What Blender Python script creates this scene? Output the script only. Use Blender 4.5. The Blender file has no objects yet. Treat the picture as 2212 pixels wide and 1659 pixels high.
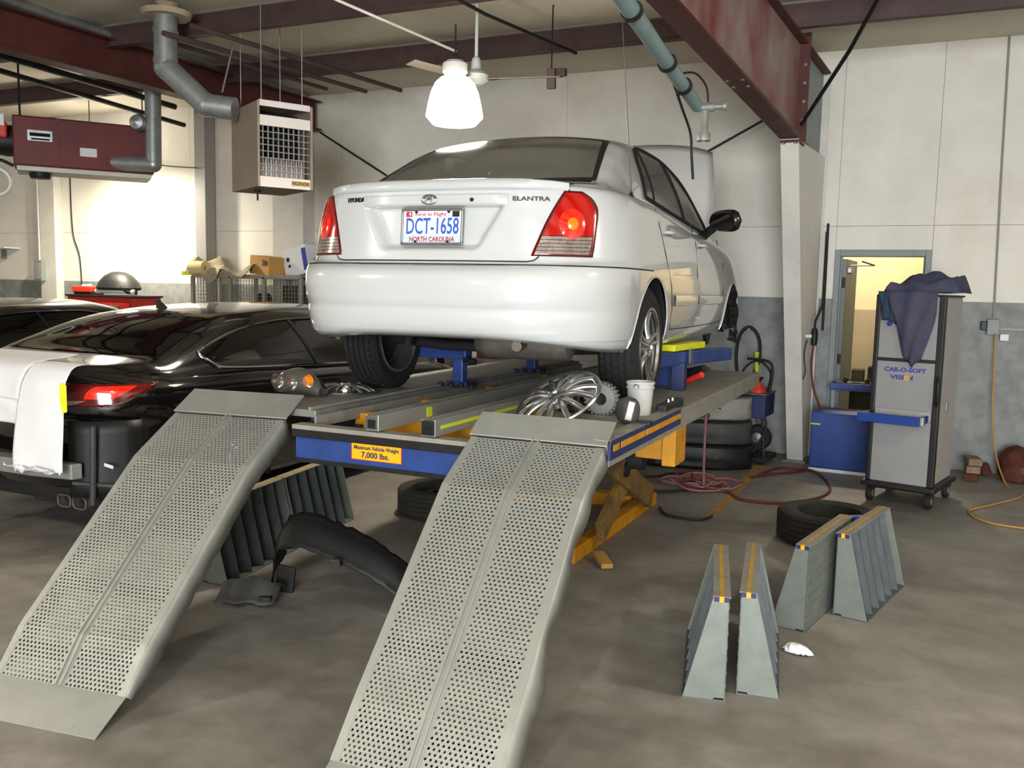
import bpy, bmesh, math, random
import numpy as np
from mathutils import Vector, Matrix, Euler
random.seed(7)
R = math.radians
scene = bpy.context.scene
COL = scene.collection

# ------------------------------------------------------------------ camera
FPX, CAM_H = 1918.0, 1.6
_yaw, _pitch, _roll = R(-24.56), R(-6.186), R(1.2386)
_f = Vector((math.sin(_yaw)*math.cos(_pitch), math.cos(_yaw)*math.cos(_pitch), math.sin(_pitch)))
_r0 = Vector((math.cos(_yaw), -math.sin(_yaw), 0)); _u0 = _r0.cross(_f)
_r = _r0*math.cos(_roll) + _u0*math.sin(_roll); _u = _u0*math.cos(_roll) - _r0*math.sin(_roll)
cam_data = bpy.data.cameras.new('camera'); cam = bpy.data.objects.new('camera', cam_data); COL.objects.link(cam)
cam.matrix_world = Matrix(((_r.x, _u.x, -_f.x, 0), (_r.y, _u.y, -_f.y, 0), (_r.z, _u.z, -_f.z, CAM_H), (0, 0, 0, 1)))
cam_data.sensor_fit = 'HORIZONTAL'; cam_data.sensor_width = 36.0
cam_data.lens = 36.0*FPX/2212.0; cam_data.clip_start = 0.05
scene.camera = cam

# ------------------------------------------------------------------ world, exposure
w = bpy.data.worlds.new('world'); scene.world = w; w.use_nodes = True
w.node_tree.nodes['Background'].inputs[0].default_value = (.55, .58, .62, 1)
w.node_tree.nodes['Background'].inputs[1].default_value = .25
vs = scene.view_settings
vs.view_transform = 'Standard'; vs.look = 'None'; vs.gamma = 1.0; vs.exposure = 0.80
vs.use_curve_mapping = False
LAMP_POWER = 95.0       # each high bay lamp
DAY_POWER = 760.0       # daylight through the open bay door behind the camera

# daylight in the open bay door behind the camera
day = bpy.data.lights.new('bay_door_daylight', 'AREA'); day.shape = 'RECTANGLE'; day.size = 3.6; day.size_y = 2.8
day.energy = DAY_POWER; day.color = (.90, .95, 1.0)
dayo = bpy.data.objects.new('bay_door_daylight', day); COL.objects.link(dayo)
dayo.location = (1.6, -5.9, 1.75); dayo.rotation_euler = (R(90), 0, 0)

# ------------------------------------------------------------------ materials
def srgb(h):
    h = h.lstrip('#'); c = [int(h[i:i+2], 16)/255 for i in (0, 2, 4)]
    return tuple((v/12.92 if v <= .04045 else ((v+.055)/1.055)**2.4) for v in c) + (1,)
MATS = {}
def mat(name, col, rough=.5, metal=0., coat=0., var=0., vscale=4., bump=0., bscale=40., emit=0., trans=0., alpha=1., col2=None, detail=6., spec=.5, ior=1.45):
    m = bpy.data.materials.new(name); m.use_nodes = True; MATS[name] = m
    nt = m.node_tree; b = nt.nodes['Principled BSDF']
    c = srgb(col) if isinstance(col, str) else col
    b.inputs['Base Color'].default_value = c
    b.inputs['Roughness'].default_value = rough; b.inputs['Metallic'].default_value = metal
    b.inputs['Coat Weight'].default_value = coat; b.inputs['Coat Roughness'].default_value = .04
    b.inputs['Specular IOR Level'].default_value = spec; b.inputs['IOR'].default_value = ior
    b.inputs['Transmission Weight'].default_value = trans; b.inputs['Alpha'].default_value = alpha
    if emit:
        b.inputs['Emission Color'].default_value = c; b.inputs['Emission Strength'].default_value = emit
    if var or col2 or bump:
        tc = nt.nodes.new('ShaderNodeTexCoord')
    if var or col2:
        n = nt.nodes.new('ShaderNodeTexNoise'); n.inputs['Scale'].default_value = vscale; n.inputs['Detail'].default_value = detail; n.inputs['Roughness'].default_value = .62
        nt.links.new(tc.outputs['Object'], n.inputs['Vector'])
        r = nt.nodes.new('ShaderNodeValToRGB')
        r.color_ramp.elements[0].position = .32; r.color_ramp.elements[1].position = .68
        if col2:
            a2 = srgb(col2)
        else:
            a2 = tuple(max(0, v*(1-var)) for v in c[:3]) + (1,)
        r.color_ramp.elements[0].color = a2; r.color_ramp.elements[1].color = c
        nt.links.new(n.outputs['Fac'], r.inputs['Fac']); nt.links.new(r.outputs['Color'], b.inputs['Base Color'])
        rr = nt.nodes.new('ShaderNodeMapRange'); rr.inputs[3].default_value = min(1, rough+.1); rr.inputs[4].default_value = max(0, rough-.06)
        nt.links.new(n.outputs['Fac'], rr.inputs[0]); nt.links.new(rr.outputs[0], b.inputs['Roughness'])
    if bump:
        n2 = nt.nodes.new('ShaderNodeTexNoise'); n2.inputs['Scale'].default_value = bscale; n2.inputs['Detail'].default_value = 4
        nt.links.new(tc.outputs['Object'], n2.inputs['Vector'])
        bp = nt.nodes.new('ShaderNodeBump'); bp.inputs['Strength'].default_value = bump; bp.inputs['Distance'].default_value = .01
        nt.links.new(n2.outputs['Fac'], bp.inputs['Height']); nt.links.new(bp.outputs['Normal'], b.inputs['Normal'])
    return m
def N(nt, kind, **kw):
    n = nt.nodes.new('ShaderNode'+kind)
    for k, v in kw.items(): setattr(n, k, v)
    return n

def wall_material():
    m = bpy.data.materials.new('painted_wall'); m.use_nodes = True; nt = m.node_tree; b = nt.nodes['Principled BSDF']
    g = N(nt, 'NewGeometry'); sx = N(nt, 'SeparateXYZ'); nt.links.new(g.outputs['Position'], sx.inputs[0])
    n = N(nt, 'TexNoise'); n.inputs['Scale'].default_value = 1.3; n.inputs['Detail'].default_value = 8; n.inputs['Roughness'].default_value = .65
    nt.links.new(g.outputs['Position'], n.inputs['Vector'])
    n3 = N(nt, 'TexNoise'); n3.inputs['Scale'].default_value = 9; n3.inputs['Detail'].default_value = 6
    nt.links.new(g.outputs['Position'], n3.inputs['Vector'])
    def ramp(a, bcol, src):
        r = N(nt, 'ValToRGB'); r.color_ramp.elements[0].position = .3; r.color_ramp.elements[1].position = .62
        r.color_ramp.elements[0].color = srgb(a); r.color_ramp.elements[1].color = srgb(bcol)
        nt.links.new(src.outputs['Fac'], r.inputs['Fac']); return r
    up = ramp('#cdc6b8', '#ded9cd', n); lo = ramp('#6f716e', '#858783', n3)
    gt = N(nt, 'Math', operation='GREATER_THAN'); gt.inputs[1].default_value = 1.562; nt.links.new(sx.outputs['Z'], gt.inputs[0])
    mx = N(nt, 'Mix', data_type='RGBA'); nt.links.new(gt.outputs[0], mx.inputs[0]); nt.links.new(lo.outputs[0], mx.inputs[6]); nt.links.new(up.outputs[0], mx.inputs[7])
    nt.links.new(mx.outputs[2], b.inputs['Base Color']); b.inputs['Roughness'].default_value = .62
    bp = N(nt, 'Bump'); bp.inputs['Strength'].default_value = .12; bp.inputs['Distance'].default_value = .01
    nt.links.new(n3.outputs['Fac'], bp.inputs['Height']); nt.links.new(bp.outputs['Normal'], b.inputs['Normal'])
    MATS['painted_wall'] = m
def floor_material():
    m = bpy.data.materials.new('worn_concrete'); m.use_nodes = True; nt = m.node_tree; b = nt.nodes['Principled BSDF']
    tc = N(nt, 'TexCoord')
    def noise(sc, det=8, ro=.6, dist=0., mp=None):
        n = N(nt, 'TexNoise'); n.inputs['Scale'].default_value = sc; n.inputs['Detail'].default_value = det; n.inputs['Roughness'].default_value = ro; n.inputs['Distortion'].default_value = dist
        if mp:
            q = N(nt, 'Mapping'); q.inputs['Scale'].default_value = mp; q.inputs['Rotation'].default_value = (0, 0, R(8)); nt.links.new(tc.outputs['Object'], q.inputs[0]); nt.links.new(q.outputs[0], n.inputs['Vector'])
        else: nt.links.new(tc.outputs['Object'], n.inputs['Vector'])
        return n
    a = noise(.75, 9, .62, .6); c = noise(5.5, 8, .66, .3); d = noise(2.2, 7, .6, .5, (.45, 1.6, 1)); e = noise(1.15, 10, .72, 1.2)
    r1 = N(nt, 'ValToRGB'); r1.color_ramp.elements[0].position = .33; r1.color_ramp.elements[1].position = .68
    r1.color_ramp.elements[0].color = srgb('#6d6862'); r1.color_ramp.elements[1].color = srgb('#98948e'); nt.links.new(a.outputs['Fac'], r1.inputs['Fac'])
    r2 = N(nt, 'ValToRGB'); r2.color_ramp.elements[0].position = .36; r2.color_ramp.elements[1].position = .66
    r2.color_ramp.elements[0].color = (.72, .70, .67, 1); r2.color_ramp.elements[1].color = (1.08, 1.07, 1.04, 1); nt.links.new(c.outputs['Fac'], r2.inputs['Fac'])
    r3 = N(nt, 'ValToRGB'); r3.color_ramp.elements[0].position = .30; r3.color_ramp.elements[1].position = .6
    r3.color_ramp.elements[0].color = (.74, .72, .69, 1); r3.color_ramp.elements[1].color = (1, 1, 1, 1); nt.links.new(d.outputs['Fac'], r3.inputs['Fac'])
    m1 = N(nt, 'Mix', data_type='RGBA', blend_type='MULTIPLY'); m1.inputs[0].default_value = .85
    nt.links.new(r1.outputs[0], m1.inputs[6]); nt.links.new(r2.outputs[0], m1.inputs[7])
    m2 = N(nt, 'Mix', data_type='RGBA', blend_type='MULTIPLY'); m2.inputs[0].default_value = .9
    nt.links.new(m1.outputs[2], m2.inputs[6]); nt.links.new(r3.outputs[0], m2.inputs[7])
    # chalky worn patches
    r4 = N(nt, 'ValToRGB'); r4.color_ramp.elements[0].position = .60; r4.color_ramp.elements[1].position = .72
    nt.links.new(e.outputs['Fac'], r4.inputs['Fac'])
    m3 = N(nt, 'Mix', data_type='RGBA'); mul = N(nt, 'Math', operation='MULTIPLY'); mul.inputs[1].default_value = .45
    nt.links.new(r4.outputs[0], mul.inputs[0]); nt.links.new(mul.outputs[0], m3.inputs[0])
    nt.links.new(m2.outputs[2], m3.inputs[6]); m3.inputs[7].default_value = srgb('#a39c8e')
    nt.links.new(m3.outputs[2], b.inputs['Base Color'])
    mr = N(nt, 'MapRange'); mr.inputs[3].default_value = .38; mr.inputs[4].default_value = .7; nt.links.new(c.outputs['Fac'], mr.inputs[0]); nt.links.new(mr.outputs[0], b.inputs['Roughness'])
    bp = N(nt, 'Bump'); bp.inputs['Strength'].default_value = .15; bp.inputs['Distance'].default_value = .01
    nt.links.new(c.outputs['Fac'], bp.inputs['Height']); nt.links.new(bp.outputs['Normal'], b.inputs['Normal'])
    MATS['worn_concrete'] = m
wall_material(); floor_material()
mat('insulation', '#cfc8b4', .75, var=.12, vscale=2.2, bump=.25, bscale=5)
mat('primer_red', '#542620', .6, var=.35, vscale=6)
mat('rafter_red', '#7a3026', .65, col2='#a2958e', vscale=1.1, detail=3)
mat('purlin_brown', '#4e3a36', .6, var=.3, vscale=5)
mat('column_paint', '#cfcac0', .6, var=.14, vscale=5)
mat('white_paint', '#bdbebc', .22, coat=1.)
mat('black_paint', '#0d0a0a', .12, coat=1.)
mat('brown_paint', '#2a2422', .15, coat=1., metal=.2)
mat('tint_glass', '#070606', .04, coat=.6, spec=.6)
mat('rubber', '#151514', .75, var=.3, vscale=30)
mat('rubber_dusty', '#2a2824', .85, var=.4, vscale=14)
mat('black_plastic', '#141413', .5, var=.3, vscale=18)
mat('grey_plastic', '#3c3c3b', .55, var=.3, vscale=10)
mat('seam', '#2a2826', .8)
mat('black_gap', '#060606', .9)
mat('chrome', '#d8d8da', .08, metal=1.)
mat('alloy', '#b4b4b2', .25, metal=.95)
mat('steel', '#8d8d8b', .4, metal=.9, var=.25, vscale=8)
mat('galvanised', '#aeb2b0', .40, metal=.7, var=.28, vscale=12)
mat('aluminium', '#a0a199', .48, metal=.55, var=.16, vscale=7, bump=.05, bscale=60)
mat('stand_metal', '#7d827a', .5, metal=.45, var=.22, vscale=9)
mat('aluminium_dark', '#6f7474', .5, metal=.6, var=.35, vscale=9)
mat('red_lens', '#a80c08', .1, coat=.7)
mat('red_lens_bright', '#e2230f', .12, coat=.7)
mat('dark_red_lens', '#5a0a0a', .12, coat=.7)
mat('amber_lens', '#e07c10', .15, coat=.7)
mat('clear_lens', '#b9b0a6', .12, metal=.55, coat=.6, var=.5, vscale=60)
mat('plate_white', '#e3eaf2', .35)
mat('plate_blue', '#2c57b4', .4)
mat('plate_red', '#b3283a', .4)
mat('plate_sky', '#b9d4ee', .4)
mat('lift_blue', '#24407e', .45, var=.4, vscale=7)
mat('lift_blue_dark', '#1d2b58', .45, var=.4, vscale=7)
mat('lift_yellow', '#c8880c', .5, var=.3, vscale=8)
mat('lift_brown_yellow', '#8d6a2c', .6, col2='#57432a', vscale=6)
mat('deck_steel', '#8b8b85', .5, metal=.4, var=.3, vscale=7)
mat('dusty_metal', '#948f84', .6, metal=.3, var=.25, vscale=9)
mat('dark_metal', '#2c2b2b', .5, metal=.6, var=.3, vscale=9)
mat('sticker_yellow', '#dda312', .45)
mat('sticker_ink', '#2a2150', .5)
mat('heater_tan', '#8f7f70', .5, var=.1, vscale=5)
mat('heater_white', '#d6cdc8', .5)
mat('heater_red', '#6a120c', .5, col2='#4a1a14', vscale=3)
mat('louvre_grey', '#8f8b86', .5)
mat('stand_stripe', '#b48f36', .6, var=.25, vscale=12)
mat('web_white', '#dcd8ce', .6, var=.06, vscale=3)
mat('name_plate_gold', '#b09358', .5)
mat('tube_green', '#7d918f', .5, var=.15, vscale=6)
mat('cardboard', '#b98a4a', .8, var=.1, vscale=6)
mat('cardboard_pale', '#c8b583', .8)
mat('paper_white', '#dadada', .8, var=.06, vscale=7)
mat('paper_brown', '#a8987c', .85, var=.25, vscale=8)
mat('ink_black', '#161514', .7)
mat('cabinet_grey', '#8b8a88', .5, var=.08, vscale=5)
mat('cabinet_side', '#a8a29c', .55, var=.12, vscale=5)
mat('cabinet_black', '#16130f', .5)
mat('cabinet_blue', '#123a86', .45, var=.2, vscale=4)
mat('brand_blue', '#2d2f8c', .5)
mat('denim_dark', '#363a52', .9, col2='#4a4652', vscale=6, bump=.3, bscale=25)
mat('denim_teal', '#2c4150', .9, var=.3, vscale=8)
mat('tape_yellow', '#b9c21e', .6)
mat('stripe_yellow', '#b98a34', .7, col2='#7b6a4c', vscale=7)
mat('tool_red', '#a51c14', .45, var=.2, vscale=6)
mat('bright_red', '#c8301e', .45)
mat('door_grey', '#7f8786', .5, var=.1, vscale=5)
mat('cream_wall', '#d9cca6', .7, var=.06, vscale=3)
mat('cream_lower', '#a59a86', .7, var=.08, vscale=3)
mat('hose_red', '#6e2b26', .6, var=.3, vscale=9)
mat('hose_pink', '#8f5d5c', .6, var=.2, vscale=9)
mat('cable_black', '#1b1917', .7)
mat('cord_orange', '#b8863c', .6)
mat('brick_red', '#5b2c20', .85, var=.5, vscale=7, bump=.5, bscale=20)
mat('stone_tan', '#8f7a63', .9, var=.4, vscale=7, bump=.6, bscale=15)
mat('bumper_grey', '#8f8b83', .6, var=.2, vscale=5)
mat('bucket_white', '#b8b5b1', .5, var=.06, vscale=5)
mat('olive', '#3a3d2b', .7, var=.4, vscale=15)
mat('lamp_glow', (1., .95, .84, 1), .5, emit=14.)
mat('lamp_cap', '#b9b6b0', .5)
mat('white_plastic', '#d8d8d4', .5)
mat('fan_blade', '#6b6257', .6)
mat('fan_body', '#9fa39e', .5)
mat('neon_yellow', '#d2d31c', .5)
mat('seat_cloth', '#8b877f', .9)
mat('interior', '#2e2b28', .9)
mat('underbody', '#191817', .8, var=.4, vscale=9)
mat('exhaust_steel', '#6a635a', .55, metal=.5, var=.4, vscale=12)
mat('wire_grey', '#9a958a', .5, metal=.5)
mat('headlamp_lens', '#8f9490', .08, coat=.8, metal=.35, var=.5, vscale=14)
# window glass of the white car: dim see-through pane, ceiling reflection painted in as grey
def pane_material():
    m = bpy.data.materials.new('smoked_sheen_pane'); m.use_nodes = True; nt = m.node_tree
    for n in list(nt.nodes):
        if n.type != 'OUTPUT_MATERIAL': nt.nodes.remove(n)
    out = nt.nodes['Material Output']
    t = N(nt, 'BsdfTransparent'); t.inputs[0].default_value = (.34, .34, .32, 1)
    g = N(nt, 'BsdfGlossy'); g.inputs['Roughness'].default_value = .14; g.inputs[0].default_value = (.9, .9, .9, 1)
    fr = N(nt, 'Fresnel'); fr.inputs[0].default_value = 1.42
    d = N(nt, 'BsdfDiffuse'); d.inputs[0].default_value = srgb('#7d7a74')  # grey mixed in to imitate the bright ceiling reflected in the glass
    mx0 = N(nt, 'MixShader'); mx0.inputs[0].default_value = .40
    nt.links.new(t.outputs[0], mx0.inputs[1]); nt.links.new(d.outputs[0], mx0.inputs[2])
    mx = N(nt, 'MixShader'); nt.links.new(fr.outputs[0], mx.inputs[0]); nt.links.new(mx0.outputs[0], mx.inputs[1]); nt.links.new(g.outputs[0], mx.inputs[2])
    nt.links.new(mx.outputs[0], out.inputs['Surface']); MATS['smoked_sheen_pane'] = m
pane_material()
def lens_material():
    m = bpy.data.materials.new('clear_cover'); m.use_nodes = True; nt = m.node_tree
    for n in list(nt.nodes):
        if n.type != 'OUTPUT_MATERIAL': nt.nodes.remove(n)
    out = nt.nodes['Material Output']
    t = N(nt, 'BsdfTransparent'); t.inputs[0].default_value = (.86, .87, .84, 1)
    g = N(nt, 'BsdfGlossy'); g.inputs['Roughness'].default_value = .05
    d = N(nt, 'BsdfDiffuse'); d.inputs[0].default_value = srgb('#9a958a')
    fr = N(nt, 'Fresnel'); fr.inputs[0].default_value = 1.5
    mx0 = N(nt, 'MixShader'); mx0.inputs[0].default_value = .22
    nt.links.new(t.outputs[0], mx0.inputs[1]); nt.links.new(d.outputs[0], mx0.inputs[2])
    mx = N(nt, 'MixShader'); nt.links.new(fr.outputs[0], mx.inputs[0]); nt.links.new(mx0.outputs[0], mx.inputs[1]); nt.links.new(g.outputs[0], mx.inputs[2])
    nt.links.new(mx.outputs[0], out.inputs['Surface']); MATS['clear_cover'] = m
lens_material()

# ------------------------------------------------------------------ building helpers
def link(o, parent=None):
    COL.objects.link(o)
    if parent is not None: o.parent = parent
    return o
def tag(o, label, cat, group=None, kind=None):
    if label: o['label'] = label
    if cat: o['category'] = cat
    if group: o['group'] = group
    if kind: o['kind'] = kind
    return o
def thing(name, loc, label, cat, rot=(0, 0, 0), group=None, kind=None):
    o = bpy.data.objects.new(name, None); o.empty_display_size = .1
    o.location = loc; o.rotation_euler = rot; link(o)
    return tag(o, label, cat, group, kind)
def rotm(rot): return Euler(rot).to_matrix()
class MB:
    def __init__(s): s.v = []; s.f = []
    def add(s, vs, fs):
        k = len(s.v); s.v += [tuple(p) for p in vs]; s.f += [tuple(i+k for i in f) for f in fs]; return s
    def box(s, c, d, rot=None, taper=None):
        """centre c, full size d; taper=(tx,ty) scales the top"""
        x, y, z = d[0]/2, d[1]/2, d[2]/2; tx, ty = taper or (1, 1)
        P = [(-x, -y, -z), (x, -y, -z), (x, y, -z), (-x, y, -z), (-x*tx, -y*ty, z), (x*tx, -y*ty, z), (x*tx, y*ty, z), (-x*tx, y*ty, z)]
        M = rotm(rot) if rot else None; c = Vector(c)
        P = [((M @ Vector(p)) if M else Vector(p)) + c for p in P]
        return s.add(P, [(0, 3, 2, 1), (4, 5, 6, 7), (0, 1, 5, 4), (1, 2, 6, 5), (2, 3, 7, 6), (3, 0, 4, 7)])
    def lohi(s, a, b):
        return s.box([(a[i]+b[i])/2 for i in range(3)], [b[i]-a[i] for i in range(3)])
    def bar(s, a, b, w, h, up=(0, 0, 1)):
        a, b = Vector(a), Vector(b); d = (b-a).normalized(); upv = Vector(up)
        if abs(d.dot(upv)) > .98: upv = Vector((0, 1, 0))
        x = d.cross(upv).normalized()*w/2; y = x.cross(d).normalized()*h/2
        P = [a-x-y, a+x-y, a+x+y, a-x+y, b-x-y, b+x-y, b+x+y, b-x+y]
        return s.add(P, [(0, 1, 2, 3), (7, 6, 5, 4), (0, 4, 5, 1), (1, 5, 6, 2), (2, 6, 7, 3), (3, 7, 4, 0)])
    def tube(s, pts, r, n=10, closed=False, cap=True):
        pts = [Vector(p) for p in pts]; m = len(pts); rs = r if isinstance(r, (list, tuple)) else [r]*m
        k = len(s.v); prev = None
        for i, p in enumerate(pts):
            if closed: d = pts[(i+1) % m]-pts[i-1]
            else: d = pts[min(i+1, m-1)]-pts[max(i-1, 0)]
            d = d.normalized() if d.length > 1e-9 else Vector((0, 0, 1))
            if prev is None:
                a = Vector((0, 0, 1)) if abs(d.z) < .9 else Vector((1, 0, 0)); x = d.cross(a).normalized()
            else:
                x = (prev - d*prev.dot(d)); x = x.normalized() if x.length > 1e-6 else d.orthogonal().normalized()
            prev = x; y = d.cross(x)
            for j in range(n):
                t = 2*math.pi*j/n; s.v.append(tuple(p + x*rs[i]*math.cos(t) + y*rs[i]*math.sin(t)))
        for i in range(m if closed else m-1):
            a = k+i*n; b = k+((i+1) % m)*n
            for j in range(n): s.f.append((a+j, a+(j+1) % n, b+(j+1) % n, b+j))
        if cap and not closed:
            s.f.append(tuple(k+j for j in range(n))[::-1]); s.f.append(tuple(k+(m-1)*n+j for j in range(n)))
        return s
    def lathe(s, prof, n=32, axis='z', c=(0, 0, 0), rot=None, closed=False):
        k = len(s.v); M = rotm(rot) if rot else None; c = Vector(c)
        for r, h in prof:
            for j in range(n):
                t = 2*math.pi*j/n; a, b = r*math.cos(t), r*math.sin(t)
                p = Vector((a, b, h)) if axis == 'z' else (Vector((h, a, b)) if axis == 'x' else Vector((b, h, a)))
                s.v.append(tuple((M @ p if M else p) + c))
        m = len(prof)
        for i in range(m if closed else m-1):
            a, b = k+i*n, k+((i+1) % m)*n
            for j in range(n): s.f.append((a+j, a+(j+1) % n, b+(j+1) % n, b+j))
        return s
    def disc(s, c, r, n=24, normal=(0, 0, 1)):
        q = Vector(normal).normalized(); x = q.orthogonal().normalized(); y = q.cross(x)
        return s.add([Vector(c)+x*r*math.cos(2*math.pi*j/n)+y*r*math.sin(2*math.pi*j/n) for j in range(n)], [tuple(range(n))])
    def prism(s, poly, a, b, axis='y'):
        """2-d polygon extruded along an axis from a to b; poly in the other two axes in xyz order"""
        n = len(poly)
        def P(p, t): return (t, p[0], p[1]) if axis == 'x' else ((p[0], t, p[1]) if axis == 'y' else (p[0], p[1], t))
        return s.add([P(p, a) for p in poly]+[P(p, b) for p in poly],
                     [tuple(range(n)), tuple(range(2*n-1, n-1, -1))]+[(i, n+i, n+(i+1) % n, (i+1) % n) for i in range(n)])
    def grid(s, P):
        """P[i][j] points"""
        a, b = len(P), len(P[0])
        return s.add([p for row in P for p in row], [(i*b+j, i*b+j+1, (i+1)*b+j+1, (i+1)*b+j) for i in range(a-1) for j in range(b-1)])
    def mesh(s, name, smooth=None):
        me = bpy.data.meshes.new(name); me.from_pydata(s.v, [], s.f)
        bm = bmesh.new(); bm.from_mesh(me); bmesh.ops.recalc_face_normals(bm, faces=bm.faces); bm.to_mesh(me); bm.free()
        if smooth: me.shade_smooth(); me.set_sharp_from_angle(angle=R(smooth))
        return me
    def build(s, name, m, parent=None, smooth=None, bevel=0, solid=0, loc=None, rot=None):
        me = s.mesh(name, smooth); me.materials.append(MATS[m])
        o = link(bpy.data.objects.new(name, me), parent)
        if loc is not None: o.location = loc
        if rot is not None: o.rotation_euler = rot
        if solid:
            q = o.modifiers.new('solid', 'SOLIDIFY'); q.thickness = solid; q.offset = 0
        if bevel:
            q = o.modifiers.new('bevel', 'BEVEL'); q.width = bevel; q.segments = 2; q.limit_method = 'ANGLE'; q.angle_limit = R(40)
        return o
def base_origin(o):
    """moves the origin of a top-level mesh to its base centre"""
    me = o.data; xs = [v.co for v in me.vertices]
    c = Vector(((min(p.x for p in xs)+max(p.x for p in xs))/2, (min(p.y for p in xs)+max(p.y for p in xs))/2, min(p.z for p in xs)))
    me.transform(Matrix.Translation(-c)); o.location = Vector(o.location)+c
    return o
def copy_tree(o, parent=None):
    c = o.copy(); COL.objects.link(c); c.parent = parent
    for ch in list(o.children): copy_tree(ch, c)
    return c
def text_mesh(name, body, size, m, parent, loc, rot, sx=1., extrude=.0006, align='CENTER', shear=0., spacing=1., bold=0.):
    cu = bpy.data.curves.new(name, 'FONT'); cu.body = body; cu.size = size; cu.align_x = align; cu.align_y = 'CENTER'
    cu.extrude = extrude; cu.shear = shear; cu.space_character = spacing; cu.offset = bold; cu.resolution_u = 3
    t = bpy.data.objects.new(name, cu); COL.objects.link(t)
    dg = bpy.context.evaluated_depsgraph_get(); me = bpy.data.meshes.new_from_object(t.evaluated_get(dg)); me.name = name
    bpy.data.objects.remove(t); bpy.data.curves.remove(cu)
    me.materials.clear(); me.materials.append(MATS[m])
    o = link(bpy.data.objects.new(name, me), parent); o.location = loc; o.rotation_euler = rot; o.scale = (sx, 1, 1)
    return o
def arc(c, r, a0, a1, n, plane='xz'):
    out = []
    for i in range(n+1):
        t = R(a0+(a1-a0)*i/n); u, v = r*math.cos(t), r*math.sin(t)
        out.append((c[0]+u, c[1], c[2]+v) if plane == 'xz' else ((c[0]+u, c[1]+v, c[2]) if plane == 'xy' else (c[0], c[1]+u, c[2]+v)))
    return out
def smooth_path(pts, k=6):
    P = [Vector(p) for p in pts]; out = []
    for i in range(len(P)-1):
        p0, p1, p2, p3 = P[max(i-1, 0)], P[i], P[i+1], P[min(i+2, len(P)-1)]
        for j in range(k):
            t = j/k
            out.append(.5*((2*p1)+(p2-p0)*t+(2*p0-5*p1+4*p2-p3)*t*t+(3*p1-p0-3*p2+p3)*t**3))
    out.append(P[-1]); return out

# ================================================================== the building
YW = 9.15
def ceil_z(y): return 3.89 + .015*(YW-y)
fl = MB().lohi((-14, -6, -.12), (6, 13, 0)).build('floor', 'worn_concrete'); tag(fl, 'worn grey concrete workshop floor with scuffs and dust', 'floor', kind='structure')

wb = thing('wall_back', (0, YW, 0), 'white painted back wall with a grey lower half', 'wall', kind='structure')
DX0, DX1, DZ = -.786, .058, 2.03
def panel(x0, x1, z0, z1): MB().lohi((x0+.0012, 0, z0+.0014), (x1-.0012, .12, z1-.0014)).build('wall_panel', 'painted_wall', wb, bevel=.001)
edges = [-14, -11.4, -8.96, -6.52, -3.6, DX0]
for a, b in zip(edges[:-1], edges[1:]): panel(a, b, 0, 2.255); panel(a, b, 2.255, 4.1)
panel(DX0, DX1, DZ, 2.255); panel(DX0, DX1, 2.255, 4.1)
for a, b in ((DX1, 2.5), (2.5, 6)): panel(a, b, 0, 2.255); panel(a, b, 2.255, 4.1)
MB().lohi((-14, .10, 0), (DX0, .14, 4.1)).lohi((DX1, .10, 0), (6, .14, 4.1)).lohi((DX0, .10, DZ), (DX1, .14, 4.1)).build('backing', 'column_paint', wb)

for nm, a, b, lb in (('wall_left', (-14.12, -6, 0), (-14, YW, 4.3), 'white painted left wall with a grey lower half'), ('wall_right', (6, -6, 0), (6.12, YW, 4.3), 'white painted right wall with a grey lower half')):
    tag(MB().lohi(a, b).build(nm, 'painted_wall'), lb, 'wall', kind='structure')
tag(MB().lohi((-14, -6.12, 0), (-.4, -6, 4.3)).lohi((3.6, -6.12, 0), (6, -6, 4.3)).lohi((-.4, -6.12, 3.3), (3.6, -6, 4.3)).build('wall_front', 'painted_wall'), 'painted front wall around the open bay door', 'wall', kind='structure')

# ceiling: sagging insulation between purlins
PURLIN = [9.05, 7.6, 6.15, 4.7, 3.25, 1.8, .35, -1.1, -2.55, -4.0, -5.45]
ce = thing('ceiling', (0, 0, 3.9), 'cream insulation blanket sagging between roof purlins', 'ceiling', kind='structure')
ys = [YW] + PURLIN[1:] + [-6.0]
for a, b in zip(ys[:-1], ys[1:]):
    P = []
    for i in range(13):
        y = a+(b-a)*i/12; row = []
        for j in range(81):
            x = -14+20*j/80
            sag = .055*math.sin(math.pi*i/12)*(1+.25*math.sin(x*1.3+a)) + .012*math.sin(x*3.1+y*4)*math.sin(math.pi*i/12)
            row.append((x, y, ceil_z(y)-sag-3.9))
        P.append(row)
    MB().grid(P).build('insulation_panel', 'insulation', ce, smooth=60)
tag(MB().lohi((-14, -6, 4.22), (6, YW, 4.30)).build('roof_deck', 'steel'), 'sheet metal roof deck above the insulation', 'roof', kind='structure')
# purlins: brown Z sections running along the wall
def purlin(y):
    z = ceil_z(y)-.02; h = .2
    poly = [(-.07, -h), (.008, -h), (.008, -.008), (.07, -.008), (.07, 0), (0, 0), (0, -h+.008), (-.07, -h+.008)]
    return MB().prism([(y+p[0], z+p[1]) for p in poly], -14, 6, 'x')
plabels = {7.6: 'dark brown roof purlin next to the back wall', 6.15: 'dark brown roof purlin crossing above the hanging lamp', 4.7: 'dark brown roof purlin at the top edge above the unit heater'}
for y in PURLIN[1:]:
    o = purlin(y).build('roof_purlin', 'purlin_brown'); tag(o, plabels.get(y, 'dark brown roof purlin overhead behind the viewer'), 'beam', 'roof purlins', 'structure'); base_origin(o)

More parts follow.
